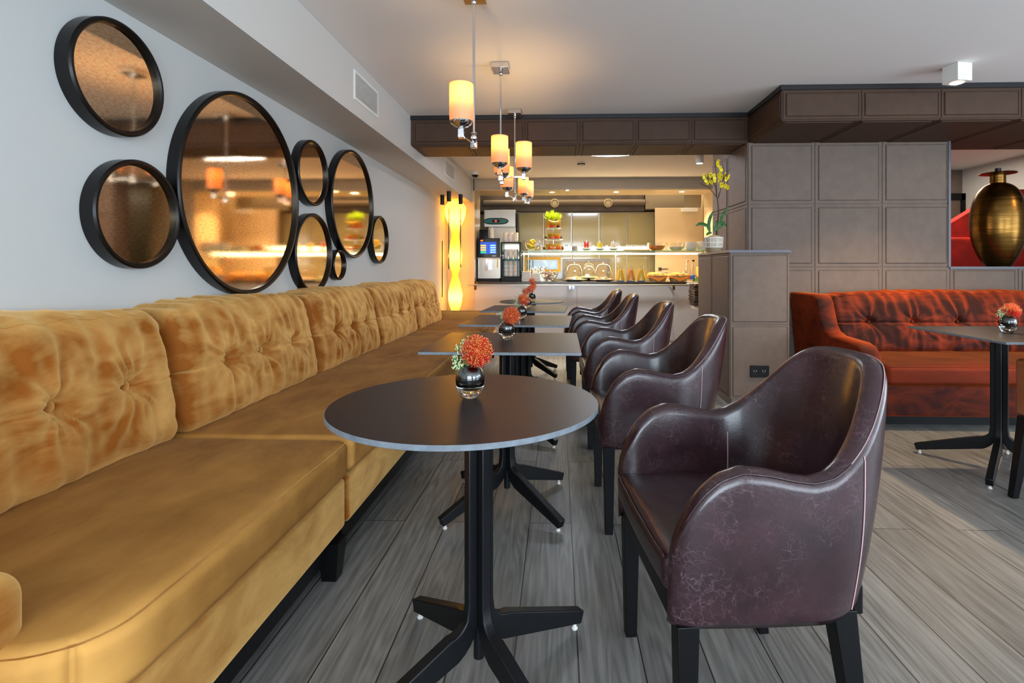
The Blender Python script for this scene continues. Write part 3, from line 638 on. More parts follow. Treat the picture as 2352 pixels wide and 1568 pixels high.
def make_chair(label):
    t = thing('leather_tub_chair', label, 'chair', (0,0,0), 0, 'plum brown leather tub chairs')
    th = .052; NT = 96; m = MB(); cols = []
    zb = .346
    ts = [-1, -.996, -.985, -.965, -.94]+[-.92+1.84*i/(NT) for i in range(NT+1)]+[.94, .965, .985, .996, 1]
    edge = []; seamL = []
    prev = None
    for tt in ts:
        # column top: iterate since x depends on z when leaning
        z = .7
        for _ in range(25): z = z*.5+.5*ztop(chair_path(tt, z).x)
        zt = z
        e = min(1, max(0, (1-abs(tt))/.09)); half = th/2*math.sqrt(max(0, 1-(1-e)**2))*1.0+.001
        d = Vector(chair_path(min(1, tt+.004), zt)-chair_path(max(-1, tt-.004), zt)); nrm = Vector((d.y, -d.x, 0)).normalized()
        if nrm.dot(Vector((chair_path(tt, zt).x+.02, chair_path(tt, zt).y, 0))) < 0: nrm = -nrm
        ring = []
        r = half
        NZ = 14
        for i in range(NZ+1):
            zz = zb+(zt-r-zb)*i/NZ; p = chair_path(tt, zz)-nrm*(th/2-half)
            bul = .010*math.sin(PI*min(1, i/NZ))*(1-abs(tt)**6)
            if i == 0: p += -nrm*.010*1
            ring.append(p+nrm*(bul if i else 0))
        for k in range(1, 8):
            a = PI*k/8; p = chair_path(tt, zt-r)-nrm*(th/2)
            ring.append(Vector((p.x+nrm.x*half*math.cos(a), p.y+nrm.y*half*math.cos(a), zt-r+half*1.0*math.sin(a))))
        for i in range(NZ+1):
            zz = zt-r-(zt-r-.38)*i/NZ; p = chair_path(tt, zz)-nrm*(th/2+half+.012*math.sin(PI*i/NZ)*(1-abs(tt)**6))
            ring.append(p)
        cols.append(ring)
        ep = ring[NZ+2]+nrm*.0018; edge.append(ep)
    n = len(cols[0]); vs = [p for c in cols for p in c]; fs = []
    for i in range(len(cols)-1):
        for k in range(n): k2 = (k+1) % n; fs.append((i*n+k, (i+1)*n+k, (i+1)*n+k2, i*n+k2))
    fs += [tuple(range(n)), tuple((len(cols)-1)*n+k for k in range(n))[::-1]]
    m.add(vs, fs); sh = m.build('shell', M['leather'], t, recalc=True, smooth=True)
    MB().tube(edge[3:-3], .0022, 6).build('rim_stitching', M['leather'], sh, smooth=True)
    # thread on the outer rim: from the arm dip round the back, plus four vertical seams
    th_ = MB()
    i0 = next(i for i, q in enumerate(ts) if q > -.42); i1 = len(ts)-i0
    th_.tube([e+Vector((0, 0, .0015)) for e in edge[i0:i1]], .0013, 5)
    for sg in (-1, 1):
        tt = sg*.36; k = min(range(len(ts)), key=lambda i: abs(ts[i]-tt)); c = cols[k]; d = Vector(cols[k+1][0]-cols[k-1][0]); nr = Vector((d.y, -d.x, 0)).normalized()
        if nr.dot(c[0]) < 0: nr = -nr
        th_.tube([p+nr*.0012 for p in c[1:16]], .0013, 5)
        tt = sg*.46; k = min(range(len(ts)), key=lambda i: abs(ts[i]-tt)); c = cols[k]
        th_.tube([p-nr*.0015 for p in c[24:]], .0013, 5)
    th_.build('seam_thread', M['thread'], sh)
    def sf(w, nn):
        u = w.y/.225; v = (w.x-.02)/.23
        k = .022*(1-min(1, abs(u))**3)*(1-min(1, abs(v))**3)+.004*sn(w.x*9, w.y*9, 3)
        return Vector((w.x+max(0, nn.x)*.006*(1-u*u), w.y*(1 if w.x > -.08 else max(.55, 1+(w.x+.08)*1.9)), w.z+(k if nn.z > .2 else 0)-.02*(.25-w.x)))
    MB().softbox(-.20, .252, -.226, .226, .40, .478, .022, (24, 24, 3), sf).build('seat', M['leather'], t, smooth=True)
    MB().tube([sf(Vector((.249, -.215+.43*i/20, .474)), Vector((1, 0, .3)))+Vector((.001, 0, 0)) for i in range(21)], .0025, 6).build('seat_piping', M['leather'], t, smooth=True)
    MB().box(-.18, .238, -.222, .222, .338, .402).build('seat_rail', M['black'], t, bevel=.004)
    for sg in (-1, 1):
        leg4(.212, sg*.232, .352, .046, .032).build('leg', M['blackwood'], t, bevel=.002)
        leg4(-.135, sg*.205, .352, .050, .030, dx=-.045, dy=sg*.012).build('leg', M['blackwood'], t, bevel=.002)
    return t
ch = [(.447, 1.335, 6, 'plum leather tub chair nearest the viewer, facing the round table'),
      (.413, 2.362, 1, 'plum leather tub chair second from the viewer, facing the nearest square table'),
      (.400, 3.345, 1, 'plum leather tub chair third from the viewer, in the middle of the row'),
      (.332, 4.325, 0, 'plum leather tub chair second from the far end of the row'),
      (.312, 5.28, 0, 'plum leather tub chair at the far end of the row, beside the far round table')]
c0 = make_chair(ch[0][3])
for i, (x, y, r, lb) in enumerate(ch):
    q = c0 if i == 0 else dup(c0, label=lb)
    q.location = (x, y, 0); q.rotation_euler = (0, 0, PI+math.radians(r))

# ------------------------------------------------------------------ tables
def make_table(name, label, shape, loc, rz, size, base_rot=0, base_off=(0, 0), span=.355):
    t = thing(name, label, 'table', (*loc, 0), rz, 'dark cafe tables')
    z0, z1 = .728, .740; e = .0006; m = MB()
    if shape == 'round':
        r = size/2; pr = [(0, z1), (r-.0012, z1), (r, z1-.0012), (r, z0+.001), (r-.001, z0), (0, z0)]
        m.lathe(pr, 96)
        m.m = [1 if (i % 5) in (1, 2, 3) else 0 for i in range(len(m.f))]
        m.build('tabletop', [M['top'], M['topedge']], t, smooth='auto', recalc=False)
    else:
        hx, hy = size[0]/2, size[1]/2
        m.box(-hx, hx, -hy, hy, z0, z1); m.m = [0, 0, 1, 1, 1, 1]; m.build('tabletop', [M['top'], M['topedge']], t, bevel=.0012)
    bx, by = base_off
    MB().box(bx-.13, bx+.13, by-.13, by+.13, .721, .7278).box(bx-.05, bx+.05, by-.05, by+.05, .70, .722).build('mounting_plate', M['iron'], t)
    MB().tube([(bx, by, .075), (bx, by, .705)], .014, 12).build('column_core', M['iron'], t, smooth='auto')
    for k in range(4):
        a = base_rot+PI/4+k*PI/2; dr = Vector((math.cos(a), math.sin(a), 0)); sd = Vector((-math.sin(a), math.cos(a), 0))
        pts = []; hs = []; wd = []
        for z in (.705, .5, .3, .22): pts.append((.024, z)); hs.append(.013); wd.append(.0125)
        for q in range(1, 7):
            an = PI/2*.82*q/6; pts.append((.024+.075*(1-math.cos(an)), .20-.075*math.sin(an)-.0)); hs.append(.013+.020*q/6); wd.append(.0125+.003*q/6)
        x0_, z0_ = pts[-1]
        for q in range(1, 6):
            k2 = q/5; pts.append((x0_+(span-x0_)*k2, z0_+(.034-z0_)*k2)); hs.append(.033-.015*k2); wd.append(.0155)
        P = [Vector((bx, by, 0))+dr*p+Vector((0, 0, z)) for p, z in pts]
        lg = MB().sweep(P, sd, wd, hs).build('leg', M['iron'], t, bevel=.003)
        MB().lathe([(.0, 0), (.009, 0), (.010, .004), (.006, .008), (.006, .026), (0, .026)], 12, P[-1]-dr*.02+Vector((0, 0, -.034))).build('glide', M['whiteplastic'], lg, smooth='auto')
    return t
make_table('round_table', 'nearest dark round cafe table with a pincushion flower vase', 'round', (-.232, 1.310), 0, .663, math.radians(-4), (.028, .03))
make_table('square_table', 'dark square cafe table right behind the nearest round table', 'sq', (-.232, 2.382), math.radians(-.3), (.652, .632), 0, (.0, -.01), .35)
make_table('square_table', 'dark square cafe table in the middle of the row', 'sq', (-.247, 3.37), math.radians(-3), (.655, .64), 0, (0, 0), .35)
make_table('square_table', 'farthest dark square cafe table, before the far round table', 'sq', (-.26, 4.34), math.radians(-3), (.655, .64), 0, (0, 0), .35)
make_table('round_table', 'far dark round cafe table by the buffet counter', 'round', (-.27, 5.27), 0, .645)
make_table('square_table', 'dark square cafe table in front of the rust sofa, cut by the frame edge', 'sq', (2.35, 2.755), 0, (.66, .66), 0, (0, .11), .37)

# tan chair cut by the right edge
t = thing('tan_leather_chair', 'tan leather armchair with splayed black leg, cut by the right frame edge', 'chair', (2.40, 2.22, 0))
def tanbox(n, *a): return MB().softbox(*a, .018, (6, 6, 6)).build(n, M['tan'], t, smooth=True)
tanbox('side_panel', -.275, -.215, -.02, .29, .395, .655); tanbox('side_panel', .215, .275, -.02, .29, .395, .655)
tanbox('backrest', -.275, .275, -.10, -.02, .395, .82); tanbox('seat', -.21, .21, -.02, .30, .39, .47)
MB().box(-.2, .2, -.05, .27, .36, .395).build('seat_rail', M['blackwood'], t)
for x, y in ((-.24, .26), (.24, .26), (-.24, -.06), (.24, -.06)):
    leg4(x, y, .394, .05, .03, dx=(-.03 if x < 0 else .03), dy=(.04 if y > 0 else -.04)).build('leg', M['blackwood'], t, bevel=.003)

# low clad partition with ledge, wall socket, orchid
t = thing('low_partition', 'low taupe leather-clad partition with dark ledge beside the buffet', 'partition', (1.331, 4.10, 0))
m = MB().box(0, .455, 0, .446, .06, 1.193).box(0, .297, .446, .90, .06, 1.193)
panels(m, 0, [0, .455], 0, [.06, .636, 1.19], lambda u, v, d: (u, -d, v), inset=.018, d1=.004, d2=.007)
panels(m, 0, [0, .45, .90], 0, [.06, 1.19], lambda u, v, d: (-d, .9-u, v), inset=.018, d1=.004, d2=.007)
m.build('cladding', M['panel'], t, recalc=True)
MB().box(.02, .44, .02, .44, 0, .06).build('plinth', M['dsteel'], t)
MB().box(-.010, .465, -.012, .4357, 1.193, 1.213).box(-.010, .290, .4358, .90, 1.193, 1.213).build('ledge', mat('ledge', (78, 76, 88), .4), t)
a = atY(1723, 866, 4.09); b = atY(1766, 839, 4.09)
t = thing('wall_socket', 'black double power socket on the low partition', 'socket', ((a.x+b.x)/2, 4.092, (a.z+b.z)/2)); w_, h_ = (b.x-a.x)/2, (b.z-a.z)/2
MB().box(-w_, w_, -.01, .0, -h_, h_).build('plate', M['black'], t, bevel=.003)
m = MB()
for sx in (-.5, .45):
    m.box(w_*sx-.012, w_*sx-.008, -.0115, -.010, -.002, .010).box(w_*sx+.006, w_*sx+.010, -.0115, -.010, -.002, .010).blob((w_*sx, -.0105, -.012), .003, 8, 4)
m.build('socket_pins', M['steel'], t)

# ------------------------------------------------------------------ vases with pincushion flowers
def flower_head(R, axis, npin, seed):
    rnd = random.Random(seed); m = MB(); ax = Vector(axis).normalized(); q = ax.to_track_quat('Z', 'Y').to_matrix()
    m.mi = 1; m.blob((0,0,0), R*.34, 12, 8)
    for i in range(npin):
        ct = 1-(i+.5)/npin*1.55; st = math.sqrt(max(0, 1-ct*ct)); ph = i*2.39996+rnd.uniform(-.1, .1)
        d = Vector((st*math.cos(ph), st*math.sin(ph), ct))
        out = Vector((d.x, d.y, 0)).normalized() if st > .05 else Vector((0, 0, 0))
        L_ = R*rnd.uniform(.88, 1.08)
        p0 = d*R*.25; p1 = d*L_*.62+out*R*.10*st-Vector((0, 0, R*.03)); p2 = d*L_*.9+out*R*.10*st+Vector((0, 0, R*.05)); p3 = d*L_+Vector((0, 0, R*.12))
        P = [q @ p for p in (p0, p1, p2, p3)]
        m.mi = 1 if ct > .35 and rnd.random() < .5 else 0
        m.tube(P, [R*.022, R*.02, R*.018, R*.014], 3, False)
        m.mi = 1 if ct > .1 and rnd.random() < .75 else 0
        m.blob(P[-1], R*.031, 5, 3)
    return m
def vase(loc, s, fl, seed, label, amber=False, sprig=True, lean=(.02, 0), detail=400):
    t = thing('glass_vase', label, 'vase', loc, 0, 'small flower vases on the cafe tables')
    r = .0375*s; h = .083*s
    pr = [(0, 0), (.40, 0), (.62, .04), (.86, .22), (.985, .45), (1.0, .60), (.95, .76), (.80, .90), (.55, .985), (.47, 1.0), (.44, .985)]
    inn = [(0, .27), (.35, .285), (.66, .36), (.86, .50), (.92, .62), (.87, .77), (.73, .885), (.50, .96), (.44, .985)]
    MB().lathe([(a*r, b*h) for a, b in pr+inn[::-1][1:]], 40).build('glass_body', M['vasebase'], t, smooth=True)
    MB().lathe([(a*r*.985, b*h) for a, b in inn[:-1]], 36).build('coloured_lining', M['amberg'] if amber else M['vasedark'], t, smooth=True)
    rnd = random.Random(seed)
    for k, (fc, R, ax) in enumerate(fl):
        c = Vector(fc); hd = flower_head(R, ax, detail, seed+k); o = hd.build('flower_head', [M['red'], M['yel']], t, smooth=True); o.location = c
        MB().tube([(0, 0, h*.55), (c.x*.25, c.y*.25, h*1.0), c-Vector(ax).normalized()*R*.2], .0028*s, 6).build('stem', M['green'], t, smooth=True)
    if sprig:
        m = MB(); g = MB()
        for (sx, sy, sz) in sprig if isinstance(sprig, list) else [(-.03, 0, .13), (-.045, .01, .10), (-.038, -.01, .085), (-.008, .015, .15), (.012, .02, .14), (-.02, .01, .145)]:
            e = Vector((sx*s, sy*s, sz*s)); b0 = Vector((-.006, 0, h*.9)); mid = b0.lerp(e, .55)+Vector((-.004, 0, .0)); m.tube([b0, mid, e], [.0014*s, .001*s, .0007*s], 5)
            for q in range(26):
                k = rnd.uniform(.5, 1.02); p = b0.lerp(e, k)+Vector((rnd.gauss(0, .0045), rnd.gauss(0, .0045), rnd.gauss(0, .0045)))*s
                m.tube([mid.lerp(e, max(0, (k-.5)*2)), p], .0005*s, 3, False); g.blob(p, rnd.uniform(.0014, .0028)*s, 5, 3, (1, 1, 1.5))
        m.build('sprig', M['green'], t); g.build('buds', M['lgreen'], t, smooth=True)
    return t
TT = .7405
v = atZ(1078, 916, .74); vase((v.x, v.y+.012, TT), 1.0, [((.020, -.012, .122), .040, (.25, -.85, .25))], 3, 'smoked glass vase with large red pincushion flower on the nearest round table')
v = atZ(1163, 781, .74); vase((v.x, v.y+.015, TT), 1.0, [((.022, -.01, .112), .041, (.3, -.9, .2))], 5, 'dark vase with round red flower on the nearest square table', sprig=[(-.03, 0, .12), (-.012, .01, .13)])
v = atZ(1197, 733, .74); vase((v.x, v.y+.015, TT), 1.0, [((.012, 0, .125), .040, (.5, -.6, .5))], 8, 'dark vase with red flower and pale sprigs on the middle square table', sprig=[(-.04, 0, .15), (-.03, 0, .13), (-.045, .01, .105), (-.02, .01, .17)], detail=240, amber=True)
v = atZ(1211, 707, .74); vase((v.x, v.y+.015, TT), 1.0, [((-.01, 0, .135), .034, (-.3, -.9, .3)), ((.03, 0, .155), .034, (.4, -.7, .5))], 11, 'vase with two red flowers on the farthest square table', sprig=[(-.05, 0, .17), (-.03, 0, .19)], detail=200, amber=True)
v = atZ(1222, 692, .74); vase((v.x, v.y+.015, TT), 1.0, [((.01, 0, .15), .036, (.2, -.8, .5)), ((.0, 0, .20), .034, (.2, -.6, .7))], 14, 'vase with stacked red flowers on the far round table', sprig=[(-.04, 0, .14)], detail=200, amber=True)
v = atZ(2319, 764, .74); vase((v.x, v.y+.01, TT), 1.02, [((.012, 0, .105), .042, (.1, -.15, 1))], 17, 'small vase with flat red flower and white buds on the table by the rust sofa', sprig=[(-.04, 0, .105), (-.05, 0, .095), (-.02, -.01, .12), (-.03, .01, .12)])

# ------------------------------------------------------------------ pendant lights
def pendant(cx, cyy, hz, arms, label):
    t = thing('pendant_light', label, 'pendant light', (cx, cyy, CZ), 0, 'chrome pendants over the cafe tables'); dz = hz-CZ
    MB().box(-.055, .055, -.065, .065, -.036, -.0005).build('ceiling_plate', M['chrome'], t, bevel=.002)
    MB().lathe([(.006, dz+.03), (.0062, -.07), (.010, -.066), (.012, -.058), (.008, -.052), (.013, -.046), (.013, -.036)], 14).lathe([(.013, dz+.015), (.016, dz+.03), (.009, dz+.042), (.015, dz+.048), (.015, dz+.052), (.0062, dz+.056)], 14).build('rod', M['chrome'], t, smooth='auto')
    MB().box(-.0145, .0145, -.0145, .0145, dz-.022, dz+.022).build('hub', M['chrome'], t, bevel=.002)
    for ax, ay in arms:
        L_ = math.hypot(ax, ay); u = Vector((ax/L_, ay/L_, 0)); e = Vector((ax, ay, dz+.004)); sd = Vector((-u.y, u.x, 0))
        am = MB().sweep([Vector((0, 0, dz+.004))+u*.012, e-u*.012], sd, [.0055]*2, [.0055]*2).build('arm', M['chrome'], t)
        MB().box(e.x-.0135, e.x+.0135, e.y-.0135, e.y+.0135, e.z-.018, e.z+.022).build('socket_block', M['chrome'], am, bevel=.002)
        MB().lathe([(0, .022), (.012, .022), (.014, .028), (.030, .034), (.046, .046), (.050, .058), (.049, .060), (.0, .060)], 32, e).build('cup', M['chrome'], am, smooth='auto')
        z0 = .0605; hh = .165
        sh_ = MB().lathe([(.050, z0), (.0530, z0+.006), (.0535, z0+.03), (.0535, z0+hh)], 40, e).build('shade', M['shade'], am, smooth=True)
        MB().tube([e+Vector((.0535*math.cos(PI*q/20), .0535*math.sin(PI*q/20), z0+hh)) for q in range(41)], .0016, 6).build('rim', M['shade'], sh_, smooth=True)
        l = bpy.data.lights.new('bulb', 'POINT'); l.energy = PE; l.color = (1, .64, .28); l.shadow_soft_size = .018
        o = bpy.data.objects.new('bulb', l); C.objects.link(o); o.parent = t; o.location = e+Vector((0, 0, z0+.115))
PE = 1.7
pendant(-.405, 2.50, 1.672, [(-.030, -.165)], 'nearest pendant light, its single visible amber shade hanging highest in the view')
pendant(-.378, 3.43, 1.668, [(.012, -.17), (-.012, .185), (.152, .0)], 'second pendant light, three amber shades on a chrome bar')
pendant(-.368, 4.43, 1.66, [(-.045, -.22)], 'third pendant light, behind the three-shade pendant')
pendant(-.345, 5.45, 1.77, [(.03, .12), (-.01, -.12)], 'farthest pendant light with small stacked amber shades')

# ------------------------------------------------------------------ yellow column lamp and hanging rods
def spl(pr, n=6):
    out = []
    for i in range(len(pr)-1):
        a = pr[max(i-1, 0)]; b = pr[i]; c = pr[i+1]; d = pr[min(i+2, len(pr)-1)]
        for k in range(n):
            q = k/n; f = lambda A, B, Cc, Dd: .5*((2*B)+(-A+Cc)*q+(2*A-5*B+4*Cc-Dd)*q*q+(-A+3*B-3*Cc+Dd)*q**3)
            out.append((f(a[0], b[0], c[0], d[0]), f(a[1], b[1], c[1], d[1])))
    return out+[pr[-1]]
LX, LY = -1.475, 7.45
prof = [(0, .12), (.09, .12), (.09, .18), (.07, .27), (.052, .40), (.06, .47), (.09, .58), (.099, .67), (.097, .72), (.075, .83), (.05, .93), (.044, .985), (.055, 1.03), (.085, 1.13), (.098, 1.22), (.098, 1.27), (.08, 1.37), (.056, 1.50), (.053, 1.58), (.075, 1.66), (.115, 1.75), (.142, 1.83), (.15, 1.90), (.145, 1.95), (.11, 2.0), (.06, 2.03), (0, 2.04)]
t = thing('column_lamp', 'glowing yellow wavy column lamp in the corner by the buffet', 'lamp', (LX, LY, 0))
MB().lathe(spl(prof, 4), 32).build('lamp_shade', M['lampshade'], t, smooth=True)
MB().lathe([(0, 0), (.12, 0), (.12, .012), (.02, .02), (.02, .125), (0, .125)], 24).build('base', M['steel'], t, smooth='auto')
for z, e in ((.66, 13), (1.24, 9), (1.82, 18)):
    l = bpy.data.lights.new('bulb', 'POINT'); l.energy = e*.75; l.color = (1, .72, .2); l.shadow_soft_size = .035
    o = bpy.data.objects.new('bulb', l); C.objects.link(o); o.parent = t; o.location = (0, 0, z)
for i, (px, yy, z1, z2, lb) in enumerate(((1016, 6.95, 553, 682, 'leftmost'), (1031, 6.62, 478, 618, 'middle'), (1058, 6.9, 480, 614, 'rightmost'))):
    p = atY(px, 450, yy)
    t = thing('rod_pendant', lb+' of the three thin dark rod pendants before the yellow lamp', 'pendant', (p.x, yy, BZ), 0, 'thin rod pendants')
    a = atY(px, z1, yy).z-BZ; b = atY(px, z2, yy).z-BZ
    MB().lathe([(0, -.13), (.027, -.13), (.027, 0)], 20).build('canopy', M['blackmetal'], t, smooth='auto')
    MB().tube([(0, 0, -.13), (0, 0, a)], .0012, 5).build('wire', M['blackmetal'], t)
    MB().tube([(0, 0, a), (0, 0, b)], .006, 10).build('rod', M['blackmetal'], t, smooth='auto')

# ------------------------------------------------------------------ ceiling fittings
t = thing('ceiling_disc_light', 'large white round ceiling light glimpsed behind the bulkhead', 'ceiling light', (.60, 5.75, CZ))
MB().lathe([(.40, -.03), (.41, -.025), (.41, 0)], 48).build('rim', M['white'], t, smooth='auto'); MB().lathe([(0, -.03), (.40, -.03)], 48).build('diffuser', M['disc'], t)
p = atZ(1335, 374, 2.40); t = thing('smoke_detector', 'small white smoke detector on the ceiling before the hatch', 'detector', (p.x, p.y, CZ))
MB().lathe([(0, -.045), (.035, -.045), (.045, -.03), (.05, -.012), (.05, 0)], 24).build('housing', M['white'], t, smooth='auto'); MB().lathe([(.046, -.034), (.051, -.028), (.051, -.022), (.046, -.02)], 24).build('sensor_ring', M['black'], t)
p = Vector((-1.2, 7.4, 0)); t = thing('dome_camera', 'small dome security camera at the ceiling corner left of the hatch', 'camera', (p.x+.05, 7.2, CZ-.0005))
MB().lathe([(.055, -.05), (.06, -.04), (.06, 0)], 24).build('housing', M['white'], t, smooth='auto'); MB().lathe([(0, -.085), (.025, -.08), (.042, -.065), (.046, -.05)], 20).build('dome', M['bwindow'], t, smooth=True)
p = atZ(1607, 377, 2.28)
t = thing('cylinder_spotlight', 'white cylinder ceiling spotlight above the orchid', 'spotlight', (p.x, p.y, CZ)); MB().lathe([(.035, -.12), (.045, -.122), (.045, 0)], 24).build('housing', M['whiteplastic'], t, smooth='auto'); MB().lathe([(0, -.118), (.036, -.118)], 20).build('lens', M['lens'], t)
SP = tuple(atZ(2198, 150, CZ)[:2])
t = thing('cube_spotlight', 'white cube ceiling spotlight in front of the right bulkhead', 'spotlight', (SP[0], SP[1], CZ), math.radians(12))
MB().box(-.055, .055, -.055, .055, -.115, -.0005).build('housing', M['whiteplastic'], t, bevel=.001); MB().lathe([(0, -.1165), (.036, -.1165)], 24).build('lens', M['lens'], t)

# ------------------------------------------------------------------ brass vase in the opening, room beyond
p = atY(2292, 600, 4.72)
t = thing('brass_vase', 'tall dark brass vase with narrow neck and flat disc rim in the wall opening', 'vase', (p.x, 4.72, 1.0865))
pr = [(0, 0), (.10, 0), (.118, .008), (.17, .08), (.215, .17), (.243, .27), (.252, .36), (.247, .46), (.226, .56), (.185, .65), (.13, .705), (.075, .73), (.07, .74), (.07, .805)]
MB().lathe([(q*.79, z) for q, z in spl(pr, 5)], 72).build('body', M['brass'], t, smooth=True)
MB().lathe([(.05, .800), (.130, .812), (.134, .816), (.130, .820), (.0, .812)], 56).build('disc_rim', M['brass'], t, smooth='auto')
MB().lathe([(.0, .815), (.022, .813), (.022, .862), (0, .862)], 20).build('cap', M['blackmetal'], t, smooth='auto')
sbox('wall_beyond', 'taupe panelled wall of the room beyond the opening', M['panel'], 3.0, 5.5, 7.3, 7.4, 0, CZ-.001)
p0 = atY(2182, 500, 7.26); p1 = atY(2234, 444, 7.26)
t = thing('door_2', 'black door frame in the room beyond the brass vase', 'door', (p0.x-.2, 7.26, 0)); t['kind'] = 'structure'
w_ = p1.x-p0.x+.2; MB().box(w_-.16, w_, -.02, .04, 0, p1.z).box(-.6, w_, -.02, .04, p1.z-.09, p1.z).build('frame', M['blackwood'], t); MB().box(-.6, w_-.16, 0, .03, 0, p1.z-.09).build('leaf', M['panel'], t)
t = thing('velvet_booth', 'high curved red velvet booth back seen through the opening behind the brass vase', 'booth', (4.2, 6.0, 0))
m = MB(); N_ = 40
top = lambda x: min(1.95, 1.44+.62*max(0, x+.02))
vs = []
for i in range(N_+1):
    x = -.75+2.0*i/N_
    for y in (.0, .12): vs += [(x, y, 0), (x, y, top(x))]
fs = []
for i in range(N_):
    a = i*4; b = a+4; fs += [(a, b, b+1, a+1), (a+3, b+3, b+2, a+2), (a+1, b+1, b+3, a+3)]
m.add(vs, fs+[(0, 1, 3, 2)]); m.build('booth_back', M['redvel'], t); MB().softbox(-.75, 1.25, -.16, -.002, .45, 1.41, .04, (4, 4, 4)).build('back_cushion', M['redvel'], t, smooth=True)
MB().softbox(-.75, 1.25, -.7, -.1, .0, .45, .03, (4, 4, 4)).build('seat', M['redvel'], t, smooth=True)

# ------------------------------------------------------------------ orchid on the partition
p = atY(1666, 576, 4.30)
t = thing('potted_orchid', 'yellow orchid in a woven white pot on the low partition', 'orchid', (p.x-.0, 4.62, 1.2135))
k = 4.62/1200
MB().lathe([(0, 0), (17.5*k, 0), (18*k, 10*k), (0, 10*k)], 32).build('pot_base', M['potbase'], t, smooth='auto')
pt = MB().lathe([(0, 9*k), (18.5*k, 9.2*k), (20*k, 34*k), (18.8*k, 34*k), (18*k, 28*k), (0, 28*k)], 36).build('pot', M['pot'], t, smooth='auto')
m = MB()
for z, r in ((11, 19), (21, 19.6), (32, 20.1)): m.lathe([((r+.1)*k, (z-1.2)*k), ((r+.6)*k, z*k), ((r+.2)*k, (z+1.2)*k)], 36)
for i in range(10):
    a = i*PI/5+.3; m.tube([(19.2*k*math.cos(a), 19.2*k*math.sin(a), 10*k), (20.4*k*math.cos(a), 20.4*k*math.sin(a), 33*k)], .7*k, 5)
m.build('pot_weave', M['papert'], pt)
MB().blob((1*k, 0, 31*k), 16*k, 16, 8, (1, 1, .5)).build('moss', M['moss'], t, smooth=True)
def P2(px, py, dy=0): return Vector(((px-1666)*k, dy, (577-py)*k))
MB().tube([P2(1672, 545), P2(1675, 510), P2(1677, 485), P2(1676, 468), P2(1673, 452)], [.008, .007, .006, .006, .005], 8).build('stem', M['brownstem'], t, smooth=True)
br = [[(1673, 452), (1655, 430), (1643, 424), (1636, 420)], [(1673, 452), (1670, 430), (1660, 405), (1645, 400)], [(1673, 452), (1672, 410), (1671, 380), (1671, 366)], [(1676, 455), (1686, 420), (1688, 395), (1685, 377)], [(1677, 450), (1683, 430), (1690, 425), (1696, 405)], [(1672, 440), (1668, 415), (1655, 398)], [(1686, 415), (1697, 395), (1703, 388)]]
m = MB()
rnd = random.Random(5)
for b in br: m.tube([P2(x, y, rnd.uniform(-.03, .03) if i > 1 else 0) for i, (x, y) in enumerate(b)], [.004]+[.003]*(len(b)-2)+[.002], 6)
m.build('twigs', M['brownstem'], t, smooth=True)
cnt = 0
for (px, py) in ((1645, 412), (1640, 404), (1652, 416), (1658, 413), (1664, 405), (1670, 399), (1676, 403), (1668, 412), (1660, 400), (1671, 379), (1676, 388), (1673, 372), (1686, 404), (1692, 398), (1680, 425), (1694, 424), (1696, 430), (1650, 399), (1691, 410), (1662, 417), (1678, 410), (1683, 394), (1697, 405)):
    f = MB(); c = P2(px, py, rnd.uniform(-.05, .03)); r = .034*rnd.uniform(.85, 1.15)
    rot = Matrix.Rotation(rnd.uniform(-.6, .6), 3, 'X') @ Matrix.Rotation(rnd.uniform(-.8, .8), 3, 'Z') @ Matrix.Rotation(rnd.uniform(-.4, .4), 3, 'Y')
    for a, ln, wd in ((-PI/2, 1.0, .75), (PI/2, .55, .25), (PI*.85, .5, .25), (PI*.15, .5, .25), (PI*1.2, .45, .25), (-PI*.2, .45, .25)):
        d = Vector((math.cos(a), 0, math.sin(a))); s = Vector((-d.z, 0, d.x)); vs = []
        for q, w_ in ((0, .1), (.35, .8), (.7, 1), (.95, .6), (1.05, .1)):
            for sg in (-1, 1): vs.append(c+rot @ ((d*q*ln+s*sg*w_*wd*.6)*r+Vector((0, -.008*math.sin(q*2.6), 0))))
        f.add(vs, [(2*i, 2*i+1, 2*i+3, 2*i+2) for i in range(4)])
    o = f.build('blossom', M['petal'], t, smooth=True)
    MB().blob(c+Vector((0, -.006, 0)), .004, 6, 4).build('blossom_centre', M['fruitp'], o); cnt += 1
def leaf(pts, w, nm='leaf', par=t, mt=M['dgreen'], side=Vector((0, 1, 0))):
    m = MB(); n = len(pts); vs = []
    for i, p in enumerate(pts):
        q = i/(n-1); ww = w*math.sin(PI*min(.98, .12+.86*q))**.7; tg = (Vector(pts[min(i+1, n-1)])-Vector(pts[max(i-1, 0)])).normalized(); s = tg.cross(side).normalized()
        vs += [Vector(p)-s*ww, Vector(p)+side*.25*ww, Vector(p)+s*ww]
    m.add(vs, [f for i in range(n-1) for f in ((3*i, 3*i+1, 3*i+4, 3*i+3), (3*i+1, 3*i+2, 3*i+5, 3*i+4))])
    return m.build(nm, mt, par, smooth=True)
sd = Vector((.2, -.95, .2)).normalized()
